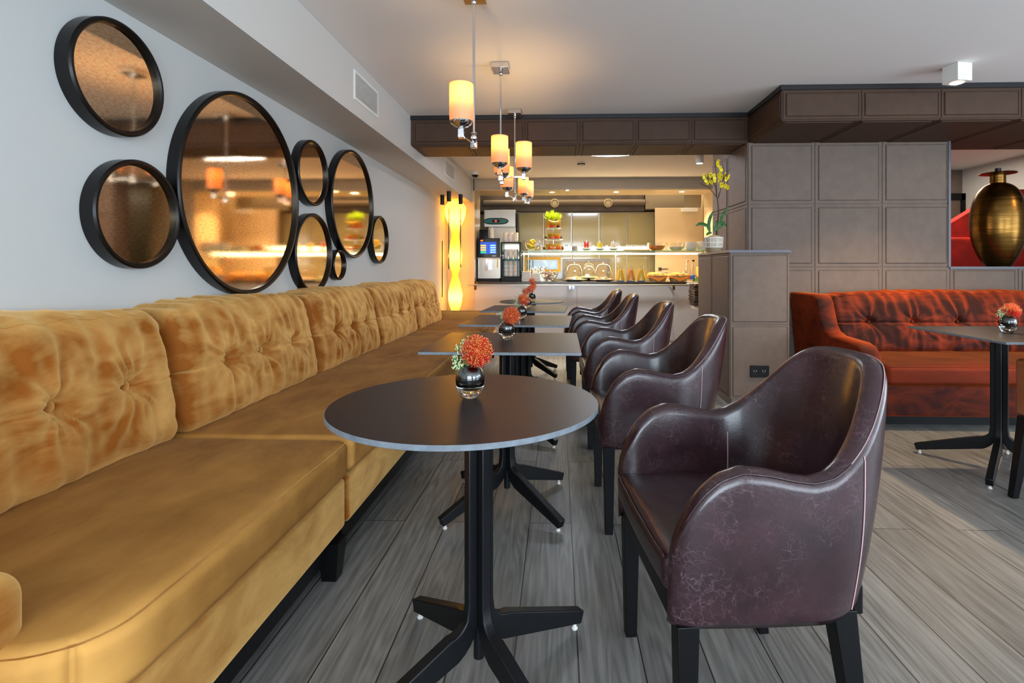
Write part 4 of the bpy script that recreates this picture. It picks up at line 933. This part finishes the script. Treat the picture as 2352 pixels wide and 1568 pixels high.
for pts, w in (([(1656, 532), (1650, 518), (1640, 514), (1630, 514), (1622, 519)], .016), ([(1656, 530), (1653, 512), (1656, 498), (1662, 485)], .016), ([(1674, 530), (1670, 515), (1667, 505)], .016), ([(1677, 515), (1682, 498), (1688, 486), (1697, 474)], .014), ([(1678, 525), (1684, 510), (1693, 519)], .018), ([(1660, 533), (1652, 535), (1646, 540)], .012), ([(1668, 532), (1664, 522), (1662, 517)], .010)):
    P = []
    for i in range(len(pts)-1):
        for q in range(4): a, b = pts[i], pts[i+1]; P.append(P2(a[0]+(b[0]-a[0])*q/4, a[1]+(b[1]-a[1])*q/4, -.02-.01*i))
    P.append(P2(*pts[-1], -.05)); leaf(P, w, side=sd)

# ------------------------------------------------------------------ buffet: things on the worktop (z = WT) and on the glass shelf (z = SH)
WT = .8685; SH = 1.335; YB = 8.02; KB = 8.02/1200
def X_(px, y=YB): return atY(px, 600, y).x
t = thing('glass_shelf', 'long green-edged glass shelf on chrome posts with light strip above the buffet', 'shelf', (0, 8.1, SH))
MB().box(X_(1197), 2.28, -.16, .2, -.0105, -.0005).build('glass_pane', M['shelf'], t)
MB().box(X_(1199), 2.28, -.165, -.160, -.011, -.0).build('front_edge', mat('glass_edge', (150, 190, 160), .2), t)
MB().box(X_(1199), 2.28, .05, .075, -.055, -.028).build('light_bar', M['whiteplastic'], t)
MB().box(X_(1199), 2.28, .045, .05, -.054, -.030).build('light_strip', M['led'], t)
MB().box(X_(1293), X_(1494), .165, .19, .0, .075).build('reflected_glow', M['led'], t)  # added glowing bar standing in for the light strip's reflection
for px in (1203, 1414):
    MB().tube([(X_(px, 8.15), .04, -.011), (X_(px, 8.15), .04, WT-SH)], .013, 14).build('post', M['chrome'], t, smooth='auto')
for px in (1213,):
    MB().tube([(X_(px, 8.15), .11, -.011), (X_(px, 8.15), .11, WT-SH)], .008, 14).build('post', M['chrome'], t, smooth='auto')
# coffee machine
t = thing('coffee_machine', 'steel and black coffee machine with glowing blue touch screen', 'coffee machine', (X_(1096, 7.93), 7.93, WT)); w = X_(1149, 7.93)-X_(1096, 7.93); k = 7.93/1200
MB().box(.005, w-.005, .0, .45, .0, .045).build('base', M['black'], t, bevel=.003)
MB().box(0, w, .06, .45, .046, .66).build('body', M['steel'], t, bevel=.004)
MB().box(.006, w-.006, -.0, .06, .36, .66).build('front_door', M['bwindow'], t, bevel=.004)
MB().box(.002, w-.002, -.012, .06, .345, .36).build('light_lip', M['whiteplastic'], t, bevel=.003)
MB().box(.02, w-.02, -.004, .06, .046, .06).build('drip_tray', M['steel'], t)
MB().box(.13, .165, -.02, .058, .17, .344).box(.18, .205, -.02, .058, .17, .344).build('spout', M['chrome'], t, bevel=.004)
MB().tube([(.30, .02, .344), (.30, .02, .21)], .006, 8).build('water_nozzle', M['chrome'], t)
sc = MB().box(.05, .29, -.003, -.0005, .42, .60).build('touch_screen', M['screen'], t)
for r in range(4):
    z = .435+.034*r
    MB().box(.052, .135, -.0045, -.003, z, z+.020).build('screen_button', M['scrg'] if r == 0 else M['scry'], sc)
    MB().box(.20, .285, -.0045, -.003, z, z+.020).build('screen_button', M['scrw'], sc)
MB().box(.052, .09, -.002, -.0002, .612, .632).build('logo_light', M['scro'], t)
MB().box(.23, .29, -.002, -.0002, .385, .392).build('brand_mark', M['steel'], t)
MB().box(.015, .155, .10, .38, .661, .80).build('bean_hopper', M['bwindow'], t, bevel=.006)
# cup warmer
x0 = X_(1151, 7.93); cw = X_(1196, 7.93)-x0
t = thing('cup_warmer', 'black two-shelf cup rack with pale lit inside, right of the coffee machine', 'cup rack', (x0, 7.93, WT))
MB().box(0, cw, 0, .36, 0, .075).build('base', M['black'], t, bevel=.003)
MB().box(0, .016, 0, .36, .0755, .60).box(cw-.022, cw, 0, .36, .0755, .60).box(.016, cw-.022, 0, .36, .575, .60).box(.016, cw-.022, 0, .36, .318, .345).build('frame', M['black'], t)
MB().box(.0165, cw-.0225, .34, .36, .076, .318).box(.0165, cw-.0225, .34, .36, .345, .575).build('backplate', emis('rack_glow', (150, 175, 180), .35), t)
MB().box(.06, cw-.03, -.004, 0, .322, .34).build('teal_strip', M['teal'], t)
def cup_mesh():
    m = MB().lathe([(0, .003), (.026, 0), (.030, .004), (.0365, .03), (.037, .058), (.035, .058), (.028, .008), (0, .007)], 18)
    m.tube([(.035, 0, .05), (.050, 0, .046), (.051, 0, .026), (.034, 0, .018)], .0035, 5); return m
cups = 0; cup0 = None
def cup(x, y, z, lab, rz, group):
    global cup0
    if cup0 is None:
        cup0 = cup_mesh().build('coffee_cup', M['white'], smooth='auto', angle=50); tag(cup0, lab, 'cup', group); q = cup0
    else: q = dup(cup0); q['label'] = lab; q['group'] = group
    q.location = (x, y, z); q.rotation_euler = (0, 0, rz); return q
for zi, (z0, n, lb, gp) in enumerate(((WT+.60, 3, 'white cup in the stacks on top of the black cup rack', 'cups stacked on the cup rack'), (WT+.346, 3, 'white cup stacked on the upper shelf of the cup rack', 'cups on the upper rack shelf'), (WT+.0765, 3, 'white cup stacked on the lower shelf of the cup rack', 'cups on the lower rack shelf'))):
    for c in range(3):
        for q in range(n+(1 if zi == 2 else 0)):
            cup(x0+.062+.078*c, 7.93+.10, z0+(.059 if zi == 2 else .045)*q, lb, -.5-.3*c, gp)
# paper cup stack
o = MB().lathe([(0, 0), (.038, 0), (.028, .17), (0, .17)], 20).build('paper_cup_stack', M['papert'], smooth='auto', loc=(X_(1129, 8.1), 8.1, WT+.661)); tag(o, 'upside-down stack of speckled paper cups on the coffee machine', 'paper cups')
# saucer stacks: every plate a thing
def stack(name, lab, cat, group, x, y, z, n, dz, bm, m, jit=.004):
    o0 = bm.build(name, m, smooth='auto', angle=40); tag(o0, lab, cat, group)
    for i in range(n):
        q = o0 if i == 0 else dup(o0); q.location = (x+random.uniform(-jit, jit), y+random.uniform(-jit, jit), z+dz*i); q.rotation_euler = (0, 0, random.uniform(-.06, .06))
def sqplate(s): return MB().softbox(-s, s, -s, s, 0, .0135, .006, (2, 2, 1))
stack('side_plate', 'square white plate in the left stack beside the cup rack', 'plate', 'left stack of white plates', X_(1209), 8.02, WT, 11, .014, sqplate(.066), M['white'])
stack('side_plate', 'square white plate in the tilted second stack of plates', 'plate', 'second stack of white plates', X_(1231), 8.0, WT, 9, .014, sqplate(.062), M['white'])
def bowl_prof(r, h, rb=.5, th=.004): return [(0, 0), (r*rb, 0), (r*(rb+.25), h*.22), (r*.93, h*.65), (r, h), (r-th, h), (r*.93-th, h*.65), (r*(rb+.25)-th, h*.26), (r*rb-th, th*1.5), (0, th*1.5)]
def gbowl(name, lab, cat, x, y, z, r, h, fill=None, fz=.5, ladle=None, group=None, rb=.5, fillname='juice'):
    t = thing(name, lab, cat, (x, y, z), 0, group)
    MB().lathe(bowl_prof(r, h, rb), 40).build('bowl', M['glass'], t, smooth='auto')
    if fill: MB().lathe([(0, .008), (r*rb*.9, .008), (r*(rb+.22), h*.28), (r*(rb+.22)+(r*.9-r*(rb+.22))*max(0, (fz-.25)/.4), h*fz), (0, h*fz)], 32).build(fillname, M[fill], t, smooth='auto')
    if ladle: MB().tube([(.0, 0, h*.4), (.02, 0, h*.9), (.045, 0, h*1.35), (.06, 0, h*1.38)], .004, 6).build('ladle', M['steel'], t, smooth=True)
    return t
# bowl with packets
t = gbowl('packet_bowl', 'big clear bowl heaped with small silver packets on the worktop', 'bowl', X_(1262), 8.03, WT, .135, .13, rb=.45)
m = MB(); rnd = random.Random(2)
for i in range(90):
    a = rnd.uniform(0, 2*PI); z = rnd.uniform(.02, .155); r = rnd.uniform(0, .05+.065*min(1, z/.1)); R = Matrix.Translation((r*math.cos(a), r*math.sin(a), z)) @ Matrix.Rotation(rnd.uniform(-1.2, 1.2), 4, 'X') @ Matrix.Rotation(rnd.uniform(0, 3), 4, 'Z')
    m.mi = rnd.choice((0, 0, 0, 1, 2)); m.box(-.016, .016, -.011, .011, -.002, .002, M=R)
o = m.build('packets', [M['packet'], M['papert'], M['pink']], t); o['kind'] = 'stuff'
# teaspoons behind
t = thing('cutlery_holder', 'cluster of upright cutlery handles behind the white plates', 'cutlery', (X_(1236, 8.3), 8.3, WT)); MB().box(-.13, .13, -.05, .05, 0, .10).build('holder', M['steel'], t, bevel=.004)
m = MB()
for i in range(34):
    x, y = rnd.uniform(-.12, .12), rnd.uniform(-.04, .04); dx, dy = rnd.uniform(-.03, .03), rnd.uniform(-.03, .03); h = rnd.uniform(.15, .2)
    m.tube([(x, y, .05), (x+dx, y+dy, h)], .003, 5); m.blob((x+dx, y+dy, h+.012), .011, 8, 5, (1, .4, 1.6))
m.build('cutlery', M['chrome'], t, smooth=True)['kind'] = 'stuff'
# domes over plates
def dome(px, y, r, h, lab, kind, z=WT, ped=0):
    t = thing('domed_plate', lab, 'domed platter', (X_(px, y), y, z), 0, 'clear domes over food')
    if ped: MB().lathe([(0, 0), (.08, 0), (.08, .006), (.02, .02), (.02, ped), (0, ped)], 24).build('pedestal', M['blackwood'], t, smooth='auto')
    MB().lathe([(0, ped), (r*.6, ped), (r*1.02, ped+.018), (r*1.02, ped+.024), (r*.6, ped+.010), (0, ped+.010)], 48).build('platter', M['tray'] if not ped else M['white'], t, smooth='auto')
    b = ped+.0265
    MB().lathe([(r*math.cos(a)**.62, b+h*math.sin(a)) for a in [PI/2*.999*i/20 for i in range(21)]], 56).build('dome', M['glass'], t, smooth=True)
    MB().lathe([(r-.001, b), (r+.004, b), (r+.004, b+.006), (r-.001, b+.006)], 56).build('rim_highlight', M['whiteplastic'], t)  # white ring painted in for the highlight along the dome edge
    MB().blob((0, 0, b+h+.006), .012, 10, 6).build('dome_knob', M['chrome'], t, smooth=True)
    rnd = random.Random(px)
    m = MB(); n_ = 70 if kind != 'butter' else 24
    for i in range(n_):
        a = rnd.uniform(0, 2*PI); q = r*.80*math.sqrt(rnd.random()); R = Matrix.Translation((q*math.cos(a), q*math.sin(a), b-.004+.06*(1-q/(r*.8))*rnd.random())) @ Matrix.Rotation(rnd.uniform(-.3, .3), 4, 'X') @ Matrix.Rotation(rnd.uniform(0, 6), 4, 'Z')
        m.mi = rnd.choice((0, 0, 1)); m.blob((0, 0, 0), .026, 8, 5, (1.2, .8, .5), R)
    cols = {'ham': ('ham', 'lettuce'), 'cheese': ('cheese', 'white'), 'butter': ('fruitg', 'white')}[kind]
    m.build('ham' if kind == 'ham' else kind, [M[cols[0]], M[cols[1]]], t, smooth=True)
dome(1319, 8.06, .165, .245, 'left clear dome over a dark platter of cheese', 'cheese')
dome(1385.5, 8.03, .163, .245, 'right clear dome over a dark platter of pink ham and salad', 'ham')
dome(1352, 8.36, .145, .235, 'clear dome on a small stand behind the other two domes', 'butter', ped=.035)
# carafes
def carafe(px, y, z, s, lab, juice, group, nm='juice_carafe'):
    t = thing(nm, lab, 'carafe', (X_(px, y), y, z), .2, group); P = [(0, 0), (.050, 0), (.062, .012), (.060, .05), (.040, .15), (.037, .175), (.044, .215), (.041, .215), (.034, .175), (.037, .15), (.057, .05), (.056, .016), (0, .012)]
    MB().lathe([(a*s, b*s) for a, b in P], 32).build('carafe', M['glass'], t, smooth='auto')
    MB().lathe([(a*s, b*s) for a, b in [(0, .0125), (.055, .017), (.0565, .05), (.0362, .15), (.0335, .178), (0, .178)]], 28).build('juice', M[juice], t, smooth='auto')
    MB().tube([(.042*s, 0, .2*s), (.066*s, 0, .18*s), (.070*s, 0, .12*s), (.054*s, 0, .085*s)], .004*s, 6).build('handle', M['glass'], t, smooth=True)
    MB().lathe([(.0, .0005), (.05*s, .0005), (.052*s, .010*s), (0, .010*s)], 24).build('foot', M['blue'], t)
    return t
carafe(1425, 8.0, WT, 1.08, 'left carafe of yellow orange juice on the worktop', 'orangej', 'juice carafes')
carafe(1449, 8.0, WT, 1.08, 'middle carafe of deep orange juice on the worktop', 'orangej2', 'juice carafes')
carafe(1473, 8.0, WT, 1.08, 'right carafe of yellow juice beside the bread baskets', 'orangej', 'juice carafes')
# bread baskets
def basket(px, lab, w):
    t = thing('bread_basket', lab, 'basket', (X_(px, 8.02), 8.02, WT), 0, 'bread baskets')
    m = MB(); n = 44; rows = 9; vs = []
    def rr(a, k): return ((w*(.78+.22*k))*math.copysign(abs(math.cos(a))**.6, math.cos(a)), (.10*(.78+.22*k))*math.copysign(abs(math.sin(a))**.6, math.sin(a)))
    for j in range(rows+1):
        for i in range(n):
            a = 2*PI*i/n; x, y = rr(a, j/rows); b = 1+.03*math.sin(i*PI+j*PI); vs.append((x*b, y*b, .085*j/rows))
    fs = [(j*n+i, j*n+(i+1) % n, (j+1)*n+(i+1) % n, (j+1)*n+i) for j in range(rows) for i in range(n)]+[tuple(range(n))[::-1]]
    m.add(vs, fs); bk = m.build('basket', M['wicker'], t, smooth=True); md = bk.modifiers.new('s', 'SOLIDIFY'); md.thickness = .006
    MB().tube([(*rr(2*PI*i/30, 1.03), .087) for i in range(31)], .006, 6).build('rim', M['wicker'], bk, smooth=True)
    m = MB(); 
    pts = []
    for i in range(25):
        a = 2*PI*i/24; x, y = rr(a, 1.05); h = .10+.03*math.sin(a)+.010*math.sin(a*5); pts.append((x, y, h, x*.8, y*.8))
    vs = []
    for x, y, h, x2, y2 in pts: vs += [(x2*.95, y2*.95, .06), (x*.97, y*.97, h), (x*1.02, y*1.02, h-.004), (x*1.02, y*1.04, h-.03-.03*max(0, math.cos((math.atan2(y, x)+PI/2)*1))**12)]
    fs = [(i*4+q, i*4+q+1, i*4+5+q, i*4+4+q) for i in range(24) for q in range(3)]
    m.add(vs, fs); m.build('napkin', M['napkin'], t, smooth=True)
    return t
def bread(x, y, z, rz, lab, s=1):
    m = MB()
    for i in range(7):
        a = (i-3)/3; m.blob((.045*math.sin(a*1.1)*s, .018*a*a*s, 0), (.024-.011*abs(a))*s, 10, 6, (.55, 1.15, 1))
    o = m.build('croissant', M['bread'], smooth=True, loc=(x, y, z)); o.rotation_euler = (random.uniform(-.4, .4), random.uniform(-.3, .3), rz); tag(o, lab, 'pastry', 'golden pastries in the bread baskets'); return o
for bi, (px, w) in enumerate(((1510, .145), (1558, .15))):
    basket(px, ('left wicker bread basket with orange napkin and pastries', 'right wicker bread basket with orange napkin and tongs')[bi], w)
    for i in range(11 if bi == 0 else 8):
        bread(X_(px, 8.02)+((i % 4)-1.5)*.062+random.uniform(-.01, .01), 8.02-.055+.045*(i//4), WT+.088+.014*(i//4), random.uniform(0, 3), 'golden pastry in the %s bread basket' % ('left', 'right')[bi], 1.05)
    t = thing('serving_tongs', 'steel tongs resting on the %s bread basket' % ('left', 'right')[bi], 'tongs', (X_(px, 8.0)+.06, 7.97, WT+.128), .3)
    for q in (-.012, .012): MB().tube([(.10, q*.2, .02), (0, q, .012), (-.08, q*1.6, .0)], .0035, 6).build('arm', M['steel'], t, smooth=True)
# bottles, jars and boxes at the right end
def bottle(px, y, lab, capm, labm, tint='glass'):
    t = thing('water_bottle', lab, 'bottle', (X_(px, y), y, WT)); k = .32/.30
    MB().lathe([(a*k, b*k) for a, b in [(0, 0), (.040, 0), (.042, .01), (.042, .13), (.036, .18), (.016, .255), (.014, .285), (.012, .285), (.0145, .25), (.034, .178), (.0395, .13), (.0395, .012), (0, .008)]], 28).build('glass_body', M[tint], t, smooth='auto')
    MB().lathe([(0, .283*k), (.0165*k, .283*k), (.0165*k, .308*k), (0, .308*k)], 16).build('cap', M[capm], t, smooth='auto')
    MB().lathe([(.0432*k, .03*k), (.0434*k, .031*k), (.0434*k, .085*k), (.0432*k, .086*k)], 28).build('label_band', M[labm], t)
bottle(1579, 8.15, 'clear glass bottle with coral cap and pink label at the buffet end', 'pink', 'pink')
bottle(1592.5, 8.0, 'clear glass bottle with dark cap and blue label at the buffet end', 'black', 'blue')
t = thing('jam_jar', 'small bright green jar at the right end of the buffet', 'jar', (X_(1600, 7.93), 7.93, WT)); MB().lathe([(0, 0), (.026, 0), (.027, .004), (.027, .06), (.022, .066), (0, .066)], 20).build('jar', M['fruitg'], t, smooth='auto'); MB().lathe([(0, .066), (.024, .066), (.024, .08), (0, .08)], 20).build('lid', M['ham'], t, smooth='auto')
t = thing('cereal_dispenser', 'clear dispenser filled with golden cereal at the right end of the buffet', 'dispenser', (X_(1612, 8.12), 8.12, WT)); MB().box(-.07, .12, -.09, .09, 0, .22).build('cereal', M['bread'], t, bevel=.01); MB().box(-.073, .123, -.093, .093, .221, .27, top=.7).build('lid', M['glass'], t); MB().box(-.05, .02, -.095, -.091, .09, .17).build('paper_tag', M['papert'], t)
t = thing('sauce_bottle', 'tiny dark sauce bottle standing before the cereal dispenser', 'bottle', (X_(1597, 7.96), 8.06, WT)); MB().lathe([(0, 0), (.016, 0), (.016, .08), (.007, .10), (.007, .125), (0, .125)], 16).build('body', M['fruitp'], t, smooth='auto')
# brown trays on a stand
t = thing('tray_stand', 'slim stand carrying the stack of brown serving trays beside the counter', 'stand', (X_(1620, 7.25), 7.25, 0)); MB().box(-.17, .17, -.13, .13, .52, .56).box(-.15, .15, -.1, .1, 0, .02).box(-.03, .03, -.03, .03, .02, .52).build('post', M['front'], t)
stack('serving_tray', 'dark brown tray in the tall stack by the buffet end', 'tray', 'stack of brown serving trays', X_(1622, 7.25), 7.25, .561, 17, .0175, MB().softbox(-.2, .2, -.15, .15, 0, .0165, .008, (2, 2, 1)).box(-.19, .19, -.14, .14, .0166, .0168), M['tray'], .006)
o = MB().box(-.07, .07, -.05, .05, 0, .004).box(-.05, .08, -.04, .06, .004, .007).build('paper_napkins', M['papert'], loc=(X_(1590, 7.2), 7.22, .561+17*.0175)); tag(o, 'loose white napkins lying on top of the brown tray stack', 'napkins')

# glass shelf
YS = 8.06; SK = YS/1200
t = gbowl('fruit_bowl', 'large clear bowl of yellow melon pieces at the left end of the shelf', 'bowl', X_(1221.5, YS), YS, SH, .145, .155, rb=.42)
def piece(m, x, y, z, sx, sy, sz, rnd): m.blob((x, y, z), 1, 8, 5, (sx, sy, sz), (Matrix.Rotation(rnd.uniform(0, 6), 4, 'Z') @ Matrix.Rotation(rnd.uniform(-.6, .6), 4, 'X')))
rnd = random.Random(9)
for i in range(14):
    a = rnd.uniform(0, 6.28); z = .04+.11*i/13; r = rnd.uniform(.0, .035+.5*z)
    m = MB(); piece(m, 0, 0, 0, .042, .028, .022, rnd); o = m.build('melon_piece', M['fruity'] if i % 3 else M['yelj'], t, smooth=True); o.location = (r*math.cos(a), r*math.sin(a), z+.01)
x3 = X_(1271, YS); t = thing('tiered_fruit_stand', 'three-tier glass fruit stand in the middle of the buffet shelf', 'stand', (x3, YS, SH))
for z, r in ((.012, .185), (.175, .155), (.345, .125)): MB().lathe([(0, z-.006), (r*.9, z-.006), (r, z+.004), (r, z+.008), (r*.9, z), (0, z)], 48).build('tier', M['glass'] if z > 1 else mat('clear_tier', (215, 215, 205), .08, spec=.8), t, smooth='auto')
MB().tube([(0, 0, 0), (0, 0, .345)], .008, 12).build('column', M['chrome'], t, smooth='auto')
def fruit(name, lab, kindm, x, y, z, sx, sy, sz, rot=(0,0,0), seg=12):
    o = MB().blob((0,0,0), 1, seg, 8, (sx, sy, sz)).build(name, M[kindm], smooth=True, loc=(x, y, z)); o.rotation_euler = rot; tag(o, lab, 'fruit', 'fruit on the tiered stand'); return o
def banana(x, y, z, rz, lab, s=1, tilt=0):
    o = MB().tube([(.075*s*math.sin(a), 0, .075*s*(1-math.cos(a))*1.0) for a in [-1.0+.25*i for i in range(9)]], [.004*s, .011*s, .015*s, .0165*s, .017*s, .0165*s, .015*s, .010*s, .004*s], 7).build('banana', M['banana'], smooth=True, loc=(x, y, z)); o.rotation_euler = (tilt, 0, rz); tag(o, lab, 'fruit', 'fruit on the tiered stand')
for tier, (z, r, nm) in enumerate(((.022, .165, 'lowest'), (.185, .135, 'middle'), (.355, .105, 'top'))):
    n = 15 if tier < 2 else 9
    for i in range(n):
        a = 2*PI*i/n+.1; k = ('fruitr', 'fruito', 'fruitp', 'fruitg', 'fruitr', 'fruito')[i % 6]; q = rnd.uniform(.020, .027)
        nme = {'fruitr': 'apple', 'fruito': 'tangerine', 'fruitp': 'plum', 'fruitg': 'lime'}[k]
        fruit(nme, '%s among the fruit on the %s tier of the stand' % ({'fruitr': 'red apple', 'fruito': 'orange tangerine', 'fruitp': 'dark plum', 'fruitg': 'green lime'}[k], nm), k, x3+r*.86*math.cos(a), YS+r*.86*math.sin(a), SH+z+q*.8, q, q, q)
    if tier < 2:
        for i in range(7 if tier == 0 else 6):
            a = -.1-PI*i/5.5; banana(x3+r*.52*math.cos(a), YS+r*.52*math.sin(a), SH+z+.055, a+1.3, 'banana lying on the %s tier of the fruit stand' % nm, .95, .5)
banana(x3+.02, YS-.085, SH+.425, 0.05, 'bright banana laid across the front of the pineapples', 1.5, -.3)
for i, (dx, dy, s, lb) in enumerate(((-.072, .0, 1.25, 'left'), (.006, .03, 1.45, 'middle'), (.088, -.01, 1.1, 'right'))):
    t = thing('pineapple', lb+' pineapple with bright leafy crown on top of the fruit stand', 'pineapple', (x3+dx-.01, YS+dy, SH+.352), 0, 'pineapples on the fruit stand')
    MB().lathe([(0, 0), (.030, .005), (.037, .04), (.036, .08), (.026, .11), (0, .115)], 20).build('fruit_body', M['pine'], t, smooth=True)
    m = MB()
    for q in range(46):
        a = q*2.4; lv = q/46; L_ = (.085+.045*lv)*s; out = (.6*(1-lv)+.08); z0 = .10
        d = Vector((math.cos(a)*out, math.sin(a)*out, 1)).normalized(); sd2 = Vector((-math.sin(a), math.cos(a), 0)); p0 = Vector((math.cos(a)*.012, math.sin(a)*.012, z0+.03*lv))
        p1 = p0+d*L_*.5; p2 = p0+d*L_*.95+Vector((math.cos(a), math.sin(a), 0))*.018*(1-lv)
        m.add([p0-sd2*.007, p0+sd2*.007, p1-sd2*.006, p1+sd2*.006, p2], [(0, 1, 3, 2), (2, 3, 4)])
    m.build('leaf_crown', M['crownleaf'], t)
# bowls with carafes inside
for px, j, lb in ((1347, 'redj', 'red'), (1378, 'yelj', 'yellow'), (1409, 'milk', 'white')):
    x = X_(px, YS); gbowl('glass_bowl', 'flared clear bowl of pale ice around the %s carafe on the shelf' % lb, 'bowl', x, YS, SH, .10, .085, fill='milk', fz=.45, rb=.4, group='carafe bowls on the shelf', fillname='ice')
    t = thing('small_carafe', 'small carafe of %s drink standing in a bowl on the shelf' % lb, 'carafe', (x, YS, SH+.042), 0, 'small carafes on the shelf')
    MB().lathe([(0, 0), (.044, 0), (.046, .02), (.040, .07), (.044, .120), (.041, .120), (.037, .07), (.042, .02), (0, .004)], 24).build('carafe', M['glass'], t, smooth='auto'); MB().lathe([(0, .004), (.0415, .006), (.0425, .02), (.037, .07), (.039, .10), (0, .10)], 24).build('drink', M[j], t, smooth='auto')
# tumblers on orange tray
o = MB().softbox(X_(1430, YS), X_(1488, YS), YS-.10, YS+.10, SH, SH+.018, .008, (2, 2, 1)).build('orange_tray', M['otray']); tag(o, 'orange tray holding rows of upturned glasses on the shelf', 'tray')
tm = None
for r in range(3):
    for c in range(9):
        x = X_(1438+5.6*c, YS)+.008*(r % 2); 
        if tm is None: tm = MB().lathe([(.019, 0), (.023, 0), (.021, .075), (.0, .075), (0, .070), (.018, .070)], 16).build('tumbler', M['glass'], smooth='auto'); tag(tm, 'small clear glass in the rows on the orange tray', 'glass', 'glasses on the orange tray'); q = tm
        else: q = dup(tm)
        q.location = (x, YS-.06+.055*r, SH+.0185)
for px, lb, gl in ((1320, 'striped paper straws bundled in a low holder on the shelf', 'packet'), (1301, 'small clear jar of spoons left of the striped holder on the shelf', 'glass')):
    t = thing('spoon_jar' if gl == 'glass' else 'straw_holder', lb, 'holder', (X_(px, YS), YS, SH)); MB().lathe([(0, 0), (.045, 0), (.048, .075), (.044, .075), (.041, .005), (0, .005)], 24).build('holder', M[gl], t, smooth='auto')
    m = MB()
    for i in range(10): a = i*.63; m.tube([(.02*math.cos(a), .02*math.sin(a), .008), (.036*math.cos(a), .036*math.sin(a), .095)], .003, 5)
    m.build('spoons', M['chrome'], t)
gbowl('juice_bowl', 'clear bowl of orange fruit salad with ladle on the shelf', 'bowl', X_(1508, YS), YS, SH, .15, .125, 'fruito', .62, True, 'salad bowls on the shelf', .55)
gbowl('yoghurt_bowl', 'clear bowl of pale yoghurt with ladle on the shelf', 'bowl', X_(1553, YS), YS, SH, .14, .12, 'milk', .5, True, 'salad bowls on the shelf', .55)
stack('cereal_bowl', 'cream bowl in the smaller stack on the shelf', 'bowl', 'smaller stack of cream bowls', X_(1586.5, YS), YS, SH, 6, .0155, MB().lathe(bowl_prof(.088, .055, .55), 32), M['white'], .001)
stack('cereal_bowl', 'cream bowl in the wide stack at the right end of the shelf', 'bowl', 'wide stack of cream bowls', X_(1620, YS), YS, SH, 7, .015, MB().lathe(bowl_prof(.125, .055, .6), 32), M['white'], .001)

# ------------------------------------------------------------------ lights
def area(name, loc, rot, sx, sy, e, col, spread=None):
    l = bpy.data.lights.new(name, 'AREA'); l.shape = 'RECTANGLE'; l.size = sx; l.size_y = sy; l.energy = e; l.color = col
    if spread: l.spread = spread
    o = bpy.data.objects.new(name, l); C.objects.link(o); o.location = loc; o.rotation_euler = rot; return o
def spot(name, loc, to, e, col, size=1.2, blend=.5, r=.03):
    l = bpy.data.lights.new(name, 'SPOT'); l.energy = e; l.color = col; l.spot_size = size; l.spot_blend = blend; l.shadow_soft_size = r
    o = bpy.data.objects.new(name, l); C.objects.link(o); o.location = loc; o.rotation_euler = (Vector(to)-Vector(loc)).to_track_quat('-Z', 'Y').to_euler(); return o
DAY = (.74, .87, 1.0); WARM = (1, .76, .46)
area('window_daylight', (.1, -2.72, 1.35), (PI/2+.3, 0, 0), 2.5, 1.6, 88, DAY)
area('window_daylight', (3.6, -2.72, 1.35), (PI/2+.3, 0, 0), 2.7, 1.6, 80, DAY)
area('window_daylight', (5.72, .3, 1.35), (0, PI/2+.25, 0), 1.75, 4.8, 95, DAY)
spot('cube_spot', (SP[0], SP[1], CZ-.13), (SP[0], SP[1]-.1, 0), 100, (1, .72, .42), 1.9, .6, .025)
spot('cylinder_spot', (2.05, 6.1, 2.27), (2.1, 6.1, 0), 28, WARM, 1.7, .6)
area('disc_light', (.6, 5.75, CZ-.035), (0, 0, 0), .7, .7, 14, (.85, .92, 1))
for px in (1268, 1415, 1566):
    p = atZ(px, 441, 2.232); spot('downlight', (p.x, 8.1, 2.22), (p.x, 8.0, 0), 50, WARM, 2.1, .5)
area('shelf_light', (.55, 8.14, SH-.06), (0, 0, 0), 3.0, .03, 20, (1, .80, .5))
area('shelf_uplight', (.55, 8.22, SH+.004), (PI, 0, 0), 3.0, .03, 9, (1, .8, .5))
area('kitchen_light', (.6, 8.9, 2.6), (0, 0, 0), 3.6, .4, 24, (1, .8, .5))
spot('booth_fill', (4.1, 5.4, 2.35), (4.1, 5.8, 1), 40, WARM, 1.6, .6)  # unseen spot, turned up to brighten the room beyond
area('beyond_fill', (4.4, 6.4, 2.38), (0, 0, 0), 1.2, 1.2, 18, (1, .84, .66))  # unseen fill added because the room beyond was too dark
spot('bench_spot', (4.7, 3.3, 2.3), (3.2, 4.3, .6), 12, (1, .66, .36), 1.7, .7)
spot('ceiling_spot', (2.7, 1.6, 2.35), (2.9, 2.6, 0), 10, WARM, 1.9, .7)
wd = bpy.data.worlds.new('world'); bpy.context.scene.world = wd; wd.use_nodes = True
wd.node_tree.nodes['Background'].inputs[0].default_value = (.74, .86, 1, 1); wd.node_tree.nodes['Background'].inputs[1].default_value = 1.2

# ------------------------------------------------------------------ camera
cd = bpy.data.cameras.new('camera'); cam = bpy.data.objects.new('camera', cd); C.objects.link(cam)
cam.location = (0, 0, H); cam.rotation_euler = (PI/2, 0, TH); cd.sensor_width = 36; cd.lens = 36*F/2352; cd.shift_x = -(PX-1176)/2352; cd.shift_y = -(784-PY)/2352; cd.clip_start = .02
sc = bpy.context.scene; sc.camera = cam
sc.view_settings.view_transform = 'Standard'; sc.view_settings.look = 'None'; sc.view_settings.exposure = .8; sc.view_settings.gamma = 1; sc.view_settings.use_curve_mapping = False
sc.cycles.max_bounces = 8; sc.cycles.transparent_max_bounces = 16; sc.cycles.sample_clamp_indirect = 4; sc.cycles.caustics_reflective = False; sc.cycles.caustics_refractive = False
